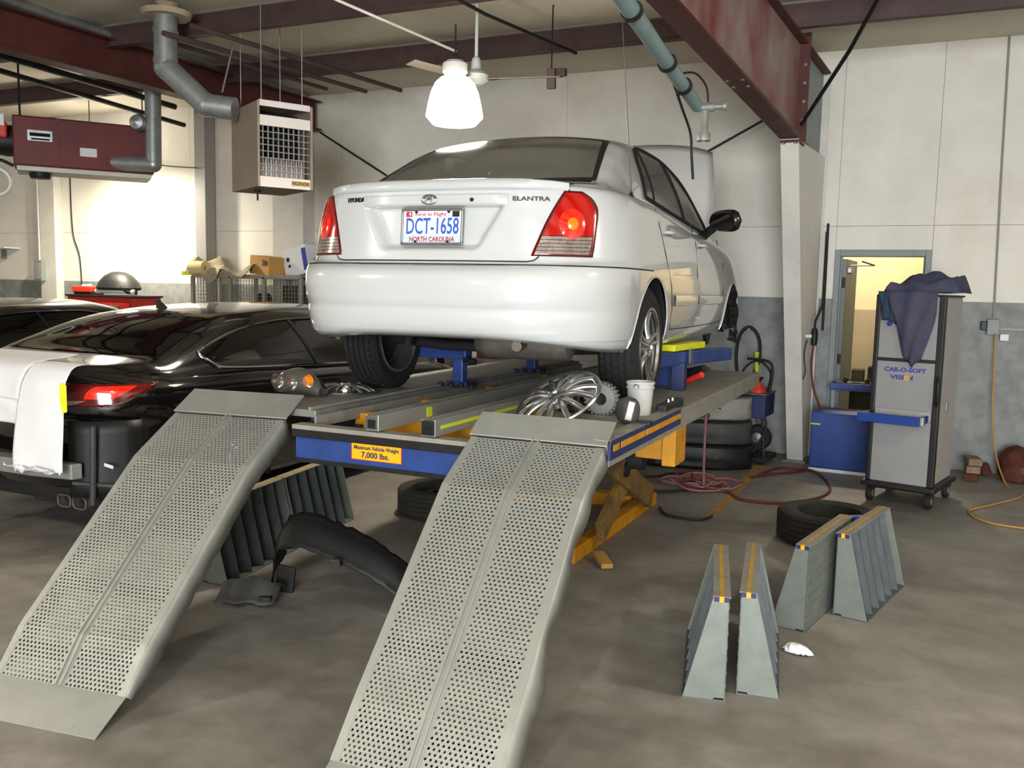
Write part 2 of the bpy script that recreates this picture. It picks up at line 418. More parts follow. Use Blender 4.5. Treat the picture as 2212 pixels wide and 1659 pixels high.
# steel frame on the right: tapered column and red rafter
fr = thing('steel_frame', (-1.0, 8.9, 0), 'tapered steel frame with white column and red rafter near the door', 'steel frame', rot=(0, 0, R(-3.84)), kind='structure')
FW = .15
def plate_yz(pts, t, nm, m, x0=None):
    x0 = -t/2 if x0 is None else x0
    return MB().prism(pts, x0, x0+t, 'x').build(nm, m, fr, bevel=.002)
# local y = world Y-8.9 ; inner flange of the column
plate_yz([(-.13, 0), (-.118, 0), (-1.138, 2.87), (-1.15, 2.87)], FW, 'column_flange', 'column_paint')
plate_yz([(.20, 0), (.212, 0), (.212, 3.66), (.20, 3.66)], FW, 'column_flange', 'column_paint')
plate_yz([(-.12, .01), (.205, .01), (.205, 2.9), (-1.14, 2.87)], .012, 'column_web', 'web_white', .05)
plate_yz([(-.2, 0), (.24, 0), (.24, .02), (-.2, .02)], .22, 'base_plate', 'steel')
plate_yz([(-.93, 2.97), (.20, 2.9), (.205, 3.66), (-.93, 3.66)], .012, 'knee_web', 'door_grey')
plate_yz([(-1.15, 2.87), (-1.16, 2.905), (-4.315, 3.07), (-9.2, 3.33), (-9.2, 3.315), (-4.315, 3.055)], FW, 'lower_flange', 'primer_red')
plate_yz([(.18, 3.68), (-9.2, 3.715), (-9.2, 3.70), (.18, 3.665)], FW, 'upper_flange', 'primer_red')
plate_yz([(-1.15, 2.9), (-9.2, 3.325), (-9.2, 3.70), (-.93, 3.67), (-.93, 2.9)], .01, 'rafter_web', 'rafter_red')
plate_yz([(-.945, 2.88), (-.925, 2.88), (-.925, 3.76), (-.945, 3.76)], FW+.03, 'splice_plate', 'primer_red')
plate_yz([(-1.16, 2.84), (-.90, 2.84), (-.90, 2.862), (-1.16, 2.862)], FW, 'cap_plate', 'primer_red')
for yy, zz in ((-1.6, 2.93), (-1.14, 2.86), (-2.9, 3.0), (-2.75, 2.99)):
    for sx in (-.05, .05): MB().lathe([(.0, -.02), (.016, -.02), (.016, .0)], 6).build('bolt', 'steel', fr, loc=(sx, yy, zz-.012))
for zz in (3.05, 3.2, 3.35, 3.5):
    MB().lathe([(0, -.012), (.014, -.012), (.014, .0), (0, 0)], 6, 'y').build('bolt', 'steel', fr, loc=(.06, -.945, zz))

# rafter on the left
lr = thing('roof_rafter', (-7, 6, 3.45), 'dark red roof rafter over the black sedan', 'beam', rot=(0, 0, R(-3.84)), kind='structure')
for z0, z1, wd, nm in ((0, .02, .2, 'lower_flange'), (.33, .345, .2, 'upper_flange'), (.02, .33, .012, 'web')):
    MB().prism([(3.0, z0-.02), (-9, z0+.08), (-9, z1+.08), (3.0, z1-.02)], -wd/2, wd/2, 'x').build(nm, 'primer_red', lr, bevel=.002)

# columns and posts on the back wall
def posts(name, a, b, m, lb): return base_origin(tag(MB().lohi(a, b).build(name, m, bevel=.006), lb, 'post', kind='structure'))
posts('wall_post', (-8.68, 8.94, 0), (-8.50, 9.12, 3.86), 'louvre_grey', 'grey square steel post beside the wire cage')
posts('trim_1', (-7.40, 8.92, 0), (-6.93, YW-.002, 3.86), 'column_paint', 'boxed in wall column behind the unit heater')
posts('trim_2', (-11.75, 9.02, 0), (-11.42, YW-.002, 3.86), 'column_paint', 'shallow wall pilaster at the far left')

# brace rods
def rod(name, pts, r, m, lb, cat='rod', group=None, kind='structure', n=8):
    o = MB().tube(pts, r, n).build(name, m, smooth=50); tag(o, lb, cat, group, kind); return base_origin(o)
rod('brace_rod', [(-6.75, 9.02, 3.42), (-2.6, 9.02, 1.05)], .011, 'dark_metal', 'thin diagonal wall brace rod left of the lamp')
rod('brace_rod', [(-2.5, 8.98, 2.74), (-1.05, 8.98, 3.49)], .011, 'dark_metal', 'thin diagonal wall brace rod beside the red rafter')
rod('brace_rod', [(-1.0, 7.86, 3.0), (-.62, 7.4, 3.45), (-.36, 6.95, 3.78)], .016, 'dark_metal', 'dark brace rod crossing the red rafter knee')

# door in the back wall
dr = thing('door_1', (DX0, YW, 0), 'open doorway with grey steel frame behind the tool cabinet', 'door', kind='structure')
W = DX1-DX0
MB().lohi((0, -.03, 0), (.052, .16, DZ)).build('jamb', 'door_grey', dr, bevel=.004)
MB().lohi((W-.052, -.03, 0), (W, .16, DZ)).build('jamb', 'door_grey', dr, bevel=.004)
MB().lohi((.052, -.03, DZ-.062), (W-.052, .16, DZ)).build('head_jamb', 'door_grey', dr, bevel=.004)
MB().lohi((.052, .04, 0), (.066, .09, DZ-.062)).lohi((W-.066, .04, 0), (W-.052, .09, DZ-.062)).build('door_stop', 'door_grey', dr)
leaf = MB().box((.37, 0, .97), (.74, .042, 1.94)).build('door_leaf', 'door_grey', dr, bevel=.003, loc=(.075, .17, .01), rot=(0, 0, R(86)))
MB().box((.02, 0, 0), (.03, .05, .1)).box((.02, 0, .75), (.03, .05, .1)).box((.02, 0, 1.5), (.03, .05, .1)).build('hinge', 'dark_metal', dr, loc=(.06, .155, .22))
cl = MB().box((0, 0, 0), (.05, .2, .06)).build('door_closer', 'steel', dr, bevel=.01, loc=(.12, .34, 1.84))
MB().tube([(0, 0, .02), (.0, -.02, .05), (.22, .02, .055)], .008).tube([(.22, .02, .055), (.12, -.2, .085)], .008).build('closer_arm', 'steel', cl)
# room beyond the doorway
def room(name, a, b, m, lb): tag(MB().lohi(a, b).build(name, m), lb, 'wall', kind='structure')
MB_ = MB().lohi((-3, 12.2, 1.42), (2.5, 12.3, 3)).build('wall_far', 'cream_wall'); tag(MB_, 'cream upper wall of the room seen through the doorway', 'wall', kind='structure')
room('trim_3', (-3, 12.18, 0), (2.5, 12.28, 1.42), 'cream_lower', 'tan lower wall of the room seen through the doorway')
room('wall_far_left', (-3.1, YW+.14, 0), (-3, 12.2, 3), 'cream_wall', 'cream side wall of the room beyond the doorway')
room('wall_far_right', (2.5, YW+.14, 0), (2.6, 12.2, 3), 'cream_wall', 'cream right side wall of the room beyond the doorway')
room('ceiling_far', (-3.1, YW+.14, 3), (2.6, 12.3, 3.1), 'cream_wall', 'cream ceiling of the room beyond the doorway')

# ------------------------------------------------------------------ lamps
def lamp_light(parent, loc, power, col=(1., .92, .79), rad=.09):
    l = bpy.data.lights.new('lamp_light', 'POINT'); l.energy = power; l.color = col; l.shadow_soft_size = rad
    o = bpy.data.objects.new('lamp_light', l); link(o, parent); o.location = loc; o['kind'] = 'helper'; return o
def highbay(loc, lb, power=None, top=None, col=(1., .92, .79)):
    t = thing('high_bay_lamp', loc, lb, 'lamp', group='high bay lamps')
    pr_ = [(.062, .31), (.10, .305), (.135, .27), (.162, .21), (.182, .13), (.194, .062), (.196, .05), (.150, 0), (.146, .004), (.188, .055), (.175, .13), (.155, .21), (.128, .265), (.095, .30), (.062, .305)]
    MB().lathe(pr_, 32, closed=True).build('lamp_shade', 'lamp_glow', t, smooth=40)
    MB().lathe([(0, .305), (.07, .305), (.075, .34), (.085, .345), (.085, .40), (.06, .42), (0, .42)], 20).build('ballast_housing', 'lamp_cap', t, smooth=30)
    tz = (top if top else ceil_z(loc[1])+.02)-loc[2]
    MB().tube(arc((0, 0, .44), .022, 0, 360, 12)[:-1], .005, 6, closed=True).build('hook', 'dark_metal', t, smooth=50)
    MB().tube([(0, 0, .46), (0, 0, tz)], .006, 6).build('hanger', 'dark_metal', t)
    lamp_light(t, (0, 0, .07), power or LAMP_POWER, col)
    return t
highbay((-2.98, 5.48, 2.70), 'lit bell shaped high bay lamp hanging above the white sedan', top=3.36)
highbay((-9.75, 8.25, 3.0), 'high bay lamp hidden behind the red heater, lighting the wall', power=330, col=(1., .94, .76))
for p in ((1.9, 3.6, 3.0), (-.6, -.6, 3.1), (-5.2, .2, 3.1), (2.2, -3.2, 3.1), (-9.6, 2.6, 3.1), (-3.4, -4.0, 3.1)):
    highbay(p, 'high bay lamp overhead outside the picture')
t = thing('ceiling_lamp', (-.6, 11.0, 2.9), 'round ceiling lamp in the room beyond the doorway', 'lamp')
MB().lathe([(0, -.04), (.14, -.04), (.17, -.01), (.17, .1), (0, .1)], 24).build('lamp_body', 'lamp_glow', t, smooth=40)
lamp_light(t, (0, 0, -.12), 70, (1., .88, .66))

# ================================================================== vehicles
def sp(xs, ys):
    xs = np.array(xs, float); ys = np.array(ys, float); m = np.zeros(len(xs))
    d = np.diff(ys)/np.diff(xs); m[0], m[-1] = d[0], d[-1]
    for i in range(1, len(xs)-1): m[i] = 0 if d[i-1]*d[i] <= 0 else 2*d[i-1]*d[i]/(d[i-1]+d[i])
    def f(x):
        x = min(max(x, xs[0]), xs[-1]); i = min(max(int(np.searchsorted(xs, x))-1, 0), len(xs)-2)
        h = xs[i+1]-xs[i]; t = (x-xs[i])/h
        return float((2*t**3-3*t*t+1)*ys[i]+(t**3-2*t*t+t)*h*m[i]+(-2*t**3+3*t*t)*ys[i+1]+(t**3-t*t)*h*m[i+1])
    return f
def sstep(t): t = min(max(t, 0), 1); return t*t*(3-2*t)
class Shell:
    """parametric car skin: a wrapped lower wall (s around, v up) and a lofted upper skin"""
    def __init__(q, L, Lr, Lf, nexp, levels, belt, zc, zr, xr, NS=(30, 60, 18), NV=46):
        q.L = L; q.belt = belt; q.zc = zc; q.zr = zr; q.xr = xr
        lv = np.array(levels, float); idx = np.arange(len(lv))
        F = [sp(idx, lv[:, k]) for k in range(6)]     # zr yr zs hw zf yf
        e = 2.0/nexp
        q.S = [i/NS[0] for i in range(NS[0])]+[1+i/NS[1] for i in range(NS[1])]+[2+i/NS[2] for i in range(NS[2]+1)]
        q.V = [len(lv[:-1])*j/(NV-1) for j in range(NV)]
        zmax = lv[-1][2]
        q.P = np.zeros((len(q.S), NV, 3))
        for i, s in enumerate(q.S):
            for j, v in enumerate(q.V):
                a = [f(v) for f in F]; wv = sstep((a[2]-.5)/(zmax-.5))
                def side_x(y): return a[3]*(1-.012*((y-L*.5)/(L*.5))**2)
                if s < 1:
                    th = s*math.pi/2; y = a[1]+Lr*(1-math.cos(th)**e); x = side_x(y)*math.sin(th)**e
                    k = sstep(s); z = a[0]*(1-k)+(a[2]+wv*belt(y))*k
                elif s <= 2:
                    y = (a[1]+Lr)+(L-a[5]-Lf-a[1]-Lr)*(s-1); x = side_x(y); z = a[2]+wv*belt(y)
                else:
                    th = (s-2)*math.pi/2; y = L-a[5]-Lf*(1-math.sin(th)**e) if th > 0 else L-a[5]-Lf
                    x = side_x(y)*max(math.cos(th), 0)**e; k = sstep(s-2); z = (a[2]+wv*belt(y))*(1-k)+a[4]*k
                q.P[i, j] = (x, y, z)
        q.by = q.P[:, -1, 1]; q.bx = q.P[:, -1, 0]; q.bz = q.P[:, -1, 2]
        q.Sarr = np.array(q.S)
    def pt(q, s, z, off=0.):
        """point on the lower wall at wrap s (negative = left side) and height z"""
        sg = -1 if s < 0 else 1; s = abs(s)
        def at(s):
            f = float(np.interp(s, q.Sarr, np.arange(len(q.S)))); i = min(int(f), len(q.S)-2); t = f-i
            A = q.P[i]*(1-t)+q.P[i+1]*t
            return np.array([np.interp(z, A[:, 2], A[:, 0]), np.interp(z, A[:, 2], A[:, 1])])
        p = at(s)
        if off:
            t = at(min(s+.02, 3))-at(max(s-.02, 0)); n = np.array([t[1], -t[0]]); n /= np.linalg.norm(n)+1e-9
            p = p+n*off
            if s < 1e-6: p[0] = 0
        return (sg*float(p[0]), float(p[1]), z)
    def s_at(q, x, z):
        """wrap parameter in the rear quarter whose |x| equals x at height z"""
        lo, hi = 0., 1.25
        for _ in range(26):
            m = (lo+hi)/2
            if abs(q.pt(m, z)[0]) < x: lo = m
            else: hi = m
        return (lo+hi)/2
    def s_at_y(q, y, z):
        lo, hi = 0., 3.
        for _ in range(26):
            m = (lo+hi)/2
            if q.pt(m, z)[1] < y: lo = m
            else: hi = m
        return (lo+hi)/2
    def section(q, y):
        xb = float(np.interp(y, q.by, q.bx)); zb = float(np.interp(y, q.by, q.bz))
        k = min(1, xb/.5)
        xr = min(q.xr(y), xb-.075*k); zr = max(q.zr(y), zb+.004); zc = max(q.zc(y), zr+.004)
        P1 = (xb-.03*k, zb+.010*k)
        def side(t):
            bow = .025*4*t*(1-t)*min(1, max(0, zr-zb)/.3)
            return np.array((P1[0]+(xr-P1[0])*t+bow, P1[1]+(zr-P1[1])*t))
        def roof(x): return np.array((x, zc-(zc-zr)*(abs(x)/max(xr, 1e-4))**2.2))
        pts = [np.array((xb, zb))]+[side(t) for t in np.linspace(0, .84, 9)]
        A, B, Cc = side(.84), roof(.80*xr), np.array((xr, zr))
        for t in np.linspace(0, 1, 7)[1:]: pts.append(A*(1-t)**2+Cc*2*t*(1-t)+B*t*t)
        for u in np.linspace(.80, 0, 12)[1:]: pts.append(roof(u*xr))
        return pts
    def side_x(q, y, z):
        p = q.section(y)[:14]; zz = np.maximum.accumulate([a[1] for a in p]); return float(np.interp(z, zz, [a[0] for a in p]))
    def top_z(q, x, y):
        p = q.section(y)[::-1]; xx = np.maximum.accumulate([a[0] for a in p]); return float(np.interp(abs(x), xx, [a[1] for a in p]))
    def lower_mesh(q, holes=(), skip=None, vmin=0):
        """holes: (y,z,r) wheel openings; skip(x,y,z) drops faces"""
        P = q.P.copy(); ns, nv = P.shape[:2]
        inside = np.zeros((ns, nv), int)-1
        for h, (hy, hz, hr) in enumerate(holes):
            d = np.hypot(P[:, :, 1]-hy, P[:, :, 2]-hz); side = P[:, :, 0] > .5
            inside[(d < hr) & side] = h
        keep = []
        for i in range(ns-1):
            for j in range(vmin, nv-1):
                c = [(i, j), (i+1, j), (i+1, j+1), (i, j+1)]
                if all(inside[a] >= 0 for a in c): continue
                if skip is not None:
                    m = sum(P[a] for a in c)/4
                    if skip(m[0], m[1], m[2]): continue
                keep.append(c)
        for c in keep:
            for a in c:
                if inside[a] >= 0:
                    hy, hz, hr = holes[inside[a]]; dy, dz = P[a][1]-hy, P[a][2]-hz; d = math.hypot(dy, dz)+1e-9
                    P[a][1] = hy+dy/d*hr; P[a][2] = hz+dz/d*hr
        m = MB()
        for sg in (1, -1):
            ids = {}
            for c in keep:
                f = []
                for a in c:
                    if a not in ids: ids[a] = len(m.v); m.v.append((sg*P[a][0], P[a][1], P[a][2]))
                    f.append(ids[a])
                m.f.append(tuple(f if sg > 0 else f[::-1]))
        return m
    def upper_mesh(q, skip=None, y0=None, y1=None, ny=130):
        y0 = q.by[0]+.0005 if y0 is None else y0; y1 = q.by[-1]-.0005 if y1 is None else y1
        ys = list(np.linspace(y0, y1, ny)); secs = [q.section(y) for y in ys]; m = MB(); n = len(secs[0])
        for sg in (1, -1):
            ids = {}
            for i in range(ny-1):
                for j in range(n-1):
                    c = [(i, j), (i+1, j), (i+1, j+1), (i, j+1)]
                    mid = (sum(secs[a][b][0] for a, b in c)/4, (ys[i]+ys[i+1])/2, sum(secs[a][b][1] for a, b in c)/4)
                    if skip is not None and skip(*mid): continue
                    f = []
                    for a in c:
                        if a not in ids: ids[a] = len(m.v); m.v.append((sg*float(secs[a[0]][a[1]][0]), ys[a[0]], float(secs[a[0]][a[1]][1])))
                        f.append(ids[a])
                    m.f.append(tuple(f if sg > 0 else f[::-1]))
        return m
    def side_patch(q, sg, y0, y1, zlo, zhi, off=.004, ny=40, nz=10):
        P = []
        for i in range(ny+1):
            y = y0+(y1-y0)*i/ny; a, b = zlo(y), max(zhi(y), zlo(y)+.001)
            P.append([(sg*(q.side_x(y, a+(b-a)*j/nz)+off), y, a+(b-a)*j/nz) for j in range(nz+1)])
        return MB().grid(P)
    def side_outline(q, sg, y0, y1, zlo, zhi, off=.006, n=40):
        lo = [(sg*(q.side_x(y, zlo(y))+off), y, zlo(y)) for y in np.linspace(y0, y1, n)]
        hi = [(sg*(q.side_x(y, max(zhi(y), zlo(y)+.001))+off), y, max(zhi(y), zlo(y)+.001)) for y in np.linspace(y1, y0, n)]
        return lo+hi
    def top_patch(q, y0, y1, w0, w1, off=.004, nx=24, ny=16, bow0=0., bow1=0., rnd=0.):
        P = []
        for i in range(ny+1):
            b = i/ny; row = []
            for j in range(nx+1):
                a = -1+2*j/nx; w = w0+(w1-w0)*b
                y = (y0+bow0*a*a)*(1-b)+(y1+bow1*a*a)*b; x = a*w
                row.append((x, y, q.top_z(x, y)+off))
            P.append(row)
        return MB().grid(P)
    def rows_patch(q, rows, off=.008, na=18, nb=20, sg=1):
        """rows: (z, x_in, x_out) on the rear quarter; x_out may be given as ('y', value)"""
        zs = [r[0] for r in rows]; P = []
        sin_, sout = [], []
        for z, a, b in rows:
            sin_.append(q.s_at(a, z)); sout.append(q.s_at_y(b[1], z) if isinstance(b, tuple) else q.s_at(b, z))
        fi, fo = sp(zs, sin_), sp(zs, sout)
        for i in range(nb+1):
            z = zs[0]+(zs[-1]-zs[0])*i/nb; a, b = fi(z), fo(z)
            P.append([q.pt(sg*(a+(b-a)*j/na), z, off) for j in range(na+1)])
        return MB().grid(P)
    def rows_path(q, rows, off=.009, sg=1, which=1):
        return [q.pt(sg*(q.s_at(r[which], r[0])), r[0], off) for r in rows]

def tyre_and_rim(parent, name, r=.305, wd=.195, rim=.195, style='alloy', loc=(0, 0, 0), rot=(0, 0, 0), sg=1, rubber='rubber', spokes=5):
    """wheel about the local x axis, outer face towards +x*sg"""
    wl = bpy.data.objects.new(name, None); link(wl, parent); wl.location = loc; wl.rotation_euler = rot
    w2 = wd/2; pr_ = [(rim-.01, -w2+.012), (rim+.012, -w2+.004), (rim+.055, -w2-.004), (r-.03, -w2+.004), (r-.006, -w2+.022)]
    for g in (-.05, -.017, .017, .05):
        pr_ += [(r, g-.0075), (r-.008, g-.006), (r-.008, g+.006), (r, g+.0075)]
    pr_ += [(r-.006, w2-.022), (r-.03, w2-.004), (rim+.055, w2+.004), (rim+.012, w2-.004), (rim-.01, w2-.012)]
    ty = MB().lathe(pr_, 56, 'x').build('tyre', rubber, wl, smooth=35)
    m = MB(); nb = 46
    for k in range(nb):
        for row, g in enumerate((-.068, -.0335, 0, .0335, .068)):
            t = 2*math.pi*(k+.5*(row % 2))/nb; c, s_ = math.cos(t), math.sin(t)
            m.box((g, c*(r-.002), s_*(r-.002)), (.021, .010, 2*math.pi*r/nb*.66), rot=(t, 0, .0))
    m.build('tread', rubber, ty)
    rp = [(rim-.006, -w2+.012), (rim-.022, -w2+.03), (rim-.03, 0), (rim-.022, w2-.03), (rim+.004, w2-.006), (rim+.004, w2+.002), (rim-.008, w2+.002), (rim-.016, w2-.012)]
    rm = MB().lathe(rp, 48, 'x').build('rim', style, wl, smooth=40)
    xf = sg*(w2-.018)
    if style == 'alloy':
        m = MB()
        for k in range(spokes):
            for dt in (-.15, .15):
                t0 = 2*math.pi*k/spokes; pts = []
                for u in np.linspace(0, 1, 7):
                    rr = .045+(rim-.062)*u; tt = t0+dt*(1.05-.25*u); bulge = -sg*.028*u*(1-u)*2
                    pts.append((xf+bulge+sg*.004*(1-u), rr*math.cos(tt), rr*math.sin(tt)))
                m.tube(pts, [.017-.004*u for u in np.linspace(0, 1, 7)], 8)
        m.build('spoke', style, rm, smooth=50)
        MB().lathe([(0, xf+sg*.012), (.03, xf+sg*.012), (.058, xf), (.06, xf-sg*.03), (0, xf-sg*.03)], 24, 'x').build('hub_cap', style, rm, smooth=35)
        for k in range(5):
            t = 2*math.pi*(k+.5)/5
            MB().lathe([(0, xf+sg*.014), (.009, xf+sg*.012), (.012, xf-sg*.01)], 8, 'x', c=(0, .043*math.cos(t), .043*math.sin(t))).build('lug_nut', 'chrome', rm, smooth=40)
        MB().lathe([(.0, xf-sg*.075), (rim-.03, xf-sg*.075)], 28, 'x').build('brake_disc', 'dark_metal', rm)
    elif style in ('dark_metal', 'steel'):
        MB().lathe([(.035, xf-sg*.02), (.07, xf-sg*.012), (.10, xf-sg*.03), (rim-.03, xf-sg*.05)], 32, 'x').build('wheel_disc', style, rm, smooth=40)
    return wl

# ------------------------------------------------------------------ white sedan on the lift
DECK = 1.0
CAR = thing('white_sedan', (-2.075, 3.5, DECK), 'white four-door sedan raised on the frame rack with open hood', 'car', rot=(0, 0, R(2.2)))
lvE = [(.365, .12, .30, .795, .24, .12), (.385, .05, .325, .825, .28, .07), (.43, .024, .40, .845, .36, .03), (.475, .016, .46, .853, .42, .015), (.50, .022, .50, .856, .46, .01),
       (.52, .006, .54, .858, .50, .0), (.60, .0, .61, .862, .55, .0), (.655, .008, .66, .862, .60, .005), (.685, .035, .695, .86, .64, .02), (.70, .075, .72, .858, .67, .05),
       (.76, .092, .79, .852, .72, .10), (.88, .108, .87, .842, .76, .16), (.97, .120, .94, .828, .79, .24), (1.03, .125, .985, .806, .81, .33), (1.055, .135, 1.0, .79, .82, .40)]
beltE = sp([0, .6, 1.2, 2.0, 3.0, 3.6, 4.5], [.055, .055, .045, .0, -.04, -.075, -.15])
zcE = sp([.13, .2, .55, .8, 1.0, 1.2, 1.4, 1.8, 2.2, 2.5, 2.8, 3.1, 3.4, 3.6, 4.0, 4.3, 4.5], [1.062, 1.085, 1.118, 1.262, 1.365, 1.44, 1.475, 1.495, 1.487, 1.45, 1.33, 1.15, 1.02, .99, .94, .88, .80])
zrE = sp([.13, .3, .55, .8, 1.0, 1.2, 1.5, 2.0, 2.5, 2.8, 3.1, 3.4, 3.6, 4.0, 4.5], [1.05, 1.075, 1.10, 1.215, 1.315, 1.39, 1.437, 1.45, 1.40, 1.28, 1.11, .985, .95, .89, .78])
xrE = sp([.13, .3, .55, .9, 1.2, 1.6, 2.2, 2.7, 3.2, 3.5, 4.0, 4.5], [.64, .70, .675, .625, .595, .575, .575, .60, .65, .67, .66, .60])
E = Shell(4.5, .62, .8, 2.9, lvE, beltE, zcE, zrE, xrE)
HOLE = [(.96, .315, .355), (3.57, .315, .355)]
wlo = sp([1.10, 1.2, 2.0, 2.6, 2.95], [1.092, 1.085, 1.045, 1.015, 1.0])
whi = sp([1.10, 1.16, 1.26, 1.40, 1.65, 2.0, 2.35, 2.65, 2.95], [1.105, 1.21, 1.325, 1.392, 1.416, 1.414, 1.37, 1.21, 1.01])
def skip_up(x, y, z):
    if .585 < y < 1.20 and abs(x) < (.60+(.49-.60)*(y-.585)/.62) and z > 1.08: return True      # rear window
    if 1.14 < y < 2.85 and abs(x) > .5 and wlo(y)+.02 < z < whi(y)-.02: return True              # side windows
    if 2.62 < y < 3.30 and abs(x) < .56: return True                                              # windscreen
    if 3.42 < y < 4.36 and abs(x) < .60: return True                                              # engine bay
    return False
lidrows = [(.715, .478), (.722, .505), (.74, .522), (.80, .530), (.90, .555), (1.0, .598), (1.045, .622)]
lidw = sp([a for a, b in lidrows], [b for a, b in lidrows])
def skip_lo(x, y, z): return y < .5 and .735 < z < 1.02 and abs(x) < lidw(z)-.04
E.lower_mesh(HOLE, skip_lo).build('body', 'white_paint', CAR, smooth=50)
E.upper_mesh(skip_up).build('roof_and_pillars', 'white_paint', CAR, smooth=50)
# bumper: its own shell over the lower rear wall, ends at the wheel openings
P = []
zz = [.366, .372, .385, .40, .43, .46, .48, .495, .51, .525, .55, .58, .61, .64, .66, .675, .688, .697]
for z in zz:
    s1 = E.s_at_y(.93-.335*math.sqrt(max(0, 1-((z-.315)/.36)**2))-.02, z) if z < .675 else E.s_at_y(.90, z)
    P.append([E.pt(s1*u, z, .008) for u in np.linspace(-1, 1, 90)])
MB().grid(P).build('bumper', 'white_paint', CAR, smooth=50)
sd = E.s_at_y(.90, .70)
MB().tube([E.pt(sd*u, .701, .003) for u in np.linspace(-1, 1, 70)], .0035, 6).build('bumper_seam', 'seam', CAR)
# trunk lid with plate recess
def recess(x, z):
    hx = .265+.10*(z-.79)/.18
    dx = (hx-abs(x-.0))/.045; dzl = (z-.762)/.03; dzh = (.972-z)/.012
    return .048*sstep(min(1, dx))*sstep(min(1, dzl))*sstep(min(1, dzh)) if min(dx, dzl, dzh) > 0 else 0
P = []
for z in np.concatenate([np.linspace(.716, .80, 14), np.linspace(.81, .955, 9), np.linspace(.96, 1.05, 16)]):
    wl_ = lidw(z)
    row = []
    for u in np.linspace(-1, 1, 91):
        x = u*wl_; s = E.s_at(abs(x), z); p = E.pt(math.copysign(s, x), z, .006)
        row.append((p[0], p[1]+recess(x, z), z))
    P.append(row)
LID = MB().grid(P).build('trunk_lid', 'white_paint', CAR, smooth=50)
edge = [(z, lidw(z)) for z in np.linspace(.722, 1.04, 24)]
path = [E.pt(-E.s_at(w_, z), z, .007) for z, w_ in edge[::-1]] + [E.pt(math.copysign(E.s_at(abs(x), .7165), x), .7165, .007) for x in np.linspace(-.475, .475, 30)] + [E.pt(E.s_at(w_, z), z, .007) for z, w_ in edge]
MB().tube(path, .003, 6).build('lid_seam', 'seam', LID)
# lip spoiler along the rear edge of the lid
P = []
for u in np.linspace(-1, 1, 61):
    x = u*.622; s = E.s_at(abs(x), 1.03); b = E.pt(math.copysign(s, x), 1.03, 0.)
    k = 1-abs(u)**6*.8; yb = b[1]
    P.append([(x, yb-.004, 1.034), (x, yb-.018*k, 1.040), (x, yb-.024*k, 1.052), (x, yb-.014*k, 1.066+.016*k), (x, yb+.03, 1.070+.022*k), (x, yb+.09, 1.072+.018*k), (x, yb+.17, E.top_z(x, yb+.17)+.002)])
MB().grid(P).build('lip_spoiler', 'white_paint', CAR, smooth=60)
# garnish bar above the plate
P = []
for u in np.linspace(-1, 1, 33):
    x = u*.372; b = E.pt(math.copysign(E.s_at(abs(x), .99), x), .99, 0.)[1]; k = 1-.5*abs(u)**8
    P.append([(x, b+.02, .966), (x, b-.020*k, .968), (x, b-.027*k, .976), (x, b-.022*k, 1.012), (x, b-.004, 1.020), (x, b+.02, 1.022)])
GAR = MB().grid(P).build('garnish', 'white_paint', LID, smooth=45)
yg = E.pt(0, .99, 0.)[1]-.026
em = MB().tube([(.0385*math.cos(t), 0, .0215*math.sin(t)) for t in np.linspace(0, 2*math.pi, 33)[:-1]], .0036, 8, closed=True)
em.tube([(-.022, -.002, -.0145), (-.010, -.002, .013)], .0038, 8).tube([(.010, -.002, -.013), (.022, -.002, .0145)], .0038, 8).tube([(-.015, -.002, -.004), (-.002, -.003, .003), (.004, -.003, -.001), (.015, -.002, .004)], .0034, 8)
em.build('emblem', 'chrome', CAR, smooth=50, loc=(0, yg-.004, .993))
MB().lathe([(0, .38), (.030, .36), (.036, .30), (0, .30)], 24, 'y').build('emblem_back', 'steel', CAR, loc=(0, yg-.004-.30+.006, .993)).scale = (1, 1, .58)
MB().lathe([(0, -.006), (.007, -.006), (.009, 0), (.009, .01)], 16, 'y').build('lock', 'dark_metal', GAR, loc=(.212, yg+.001, .990))
def rear_text(nm, body, x0, x1, z, h, m):
    for x in ((x0+x1)/2,):
        s = E.s_at(abs(x), z); p = E.pt(math.copysign(s, x), z, .008); p2 = E.pt(math.copysign(E.s_at(abs(x1), z), x), z, .008); p1 = E.pt(math.copysign(E.s_at(abs(x0), z), x), z, .008)
        a = math.atan2(p2[1]-p1[1], p2[0]-p1[0])
        o = text_mesh(nm, body, h, m, CAR, p, (R(90), 0, a), extrude=.0025, bold=.0006)
        o.scale.x = math.hypot(x1-x0, p2[1]-p1[1])/max(.01, o.dimensions.x)
        return o
rear_text('lettering', 'HYUNDAI', -.475, -.365, 1.002, .03, 'dark_metal')
rear_text('lettering', 'ELANTRA', .392, .552, .995, .026, 'dark_metal')
# plate
yp = E.pt(0, .87, .006)[1]+.024
PL = MB().box((0, 0, 0), (.305, .003, .153)).build('license_plate', 'plate_white', CAR, loc=(.0, yp, .872), rot=(R(-4), 0, 0))
m = MB()
for a, b in (((-.160, -.010, .0725), (.160, .003, .084)), ((-.160, -.010, -.084), (.160, .003, -.0725)), ((-.160, -.010, -.0725), (-.150, .003, .0725)), ((.150, -.010, -.0725), (.160, .003, .0725))): m.lohi(a, b)
m.build('plate_frame', 'steel', PL, bevel=.003)
MB().lohi((-.148, -.0022, -.071), (.148, -.0018, -.035)).build('plate_band', 'plate_sky', PL)
text_mesh('plate_number', 'DCT-1658', .104, 'plate_blue', PL, (0, -.0025, .000), (R(90), 0, 0), sx=.60, bold=.0015).scale.x = 1
pn = [o for o in PL.children if o.name.startswith('plate_number')][0]; pn.scale.x = .272/pn.dimensions.x
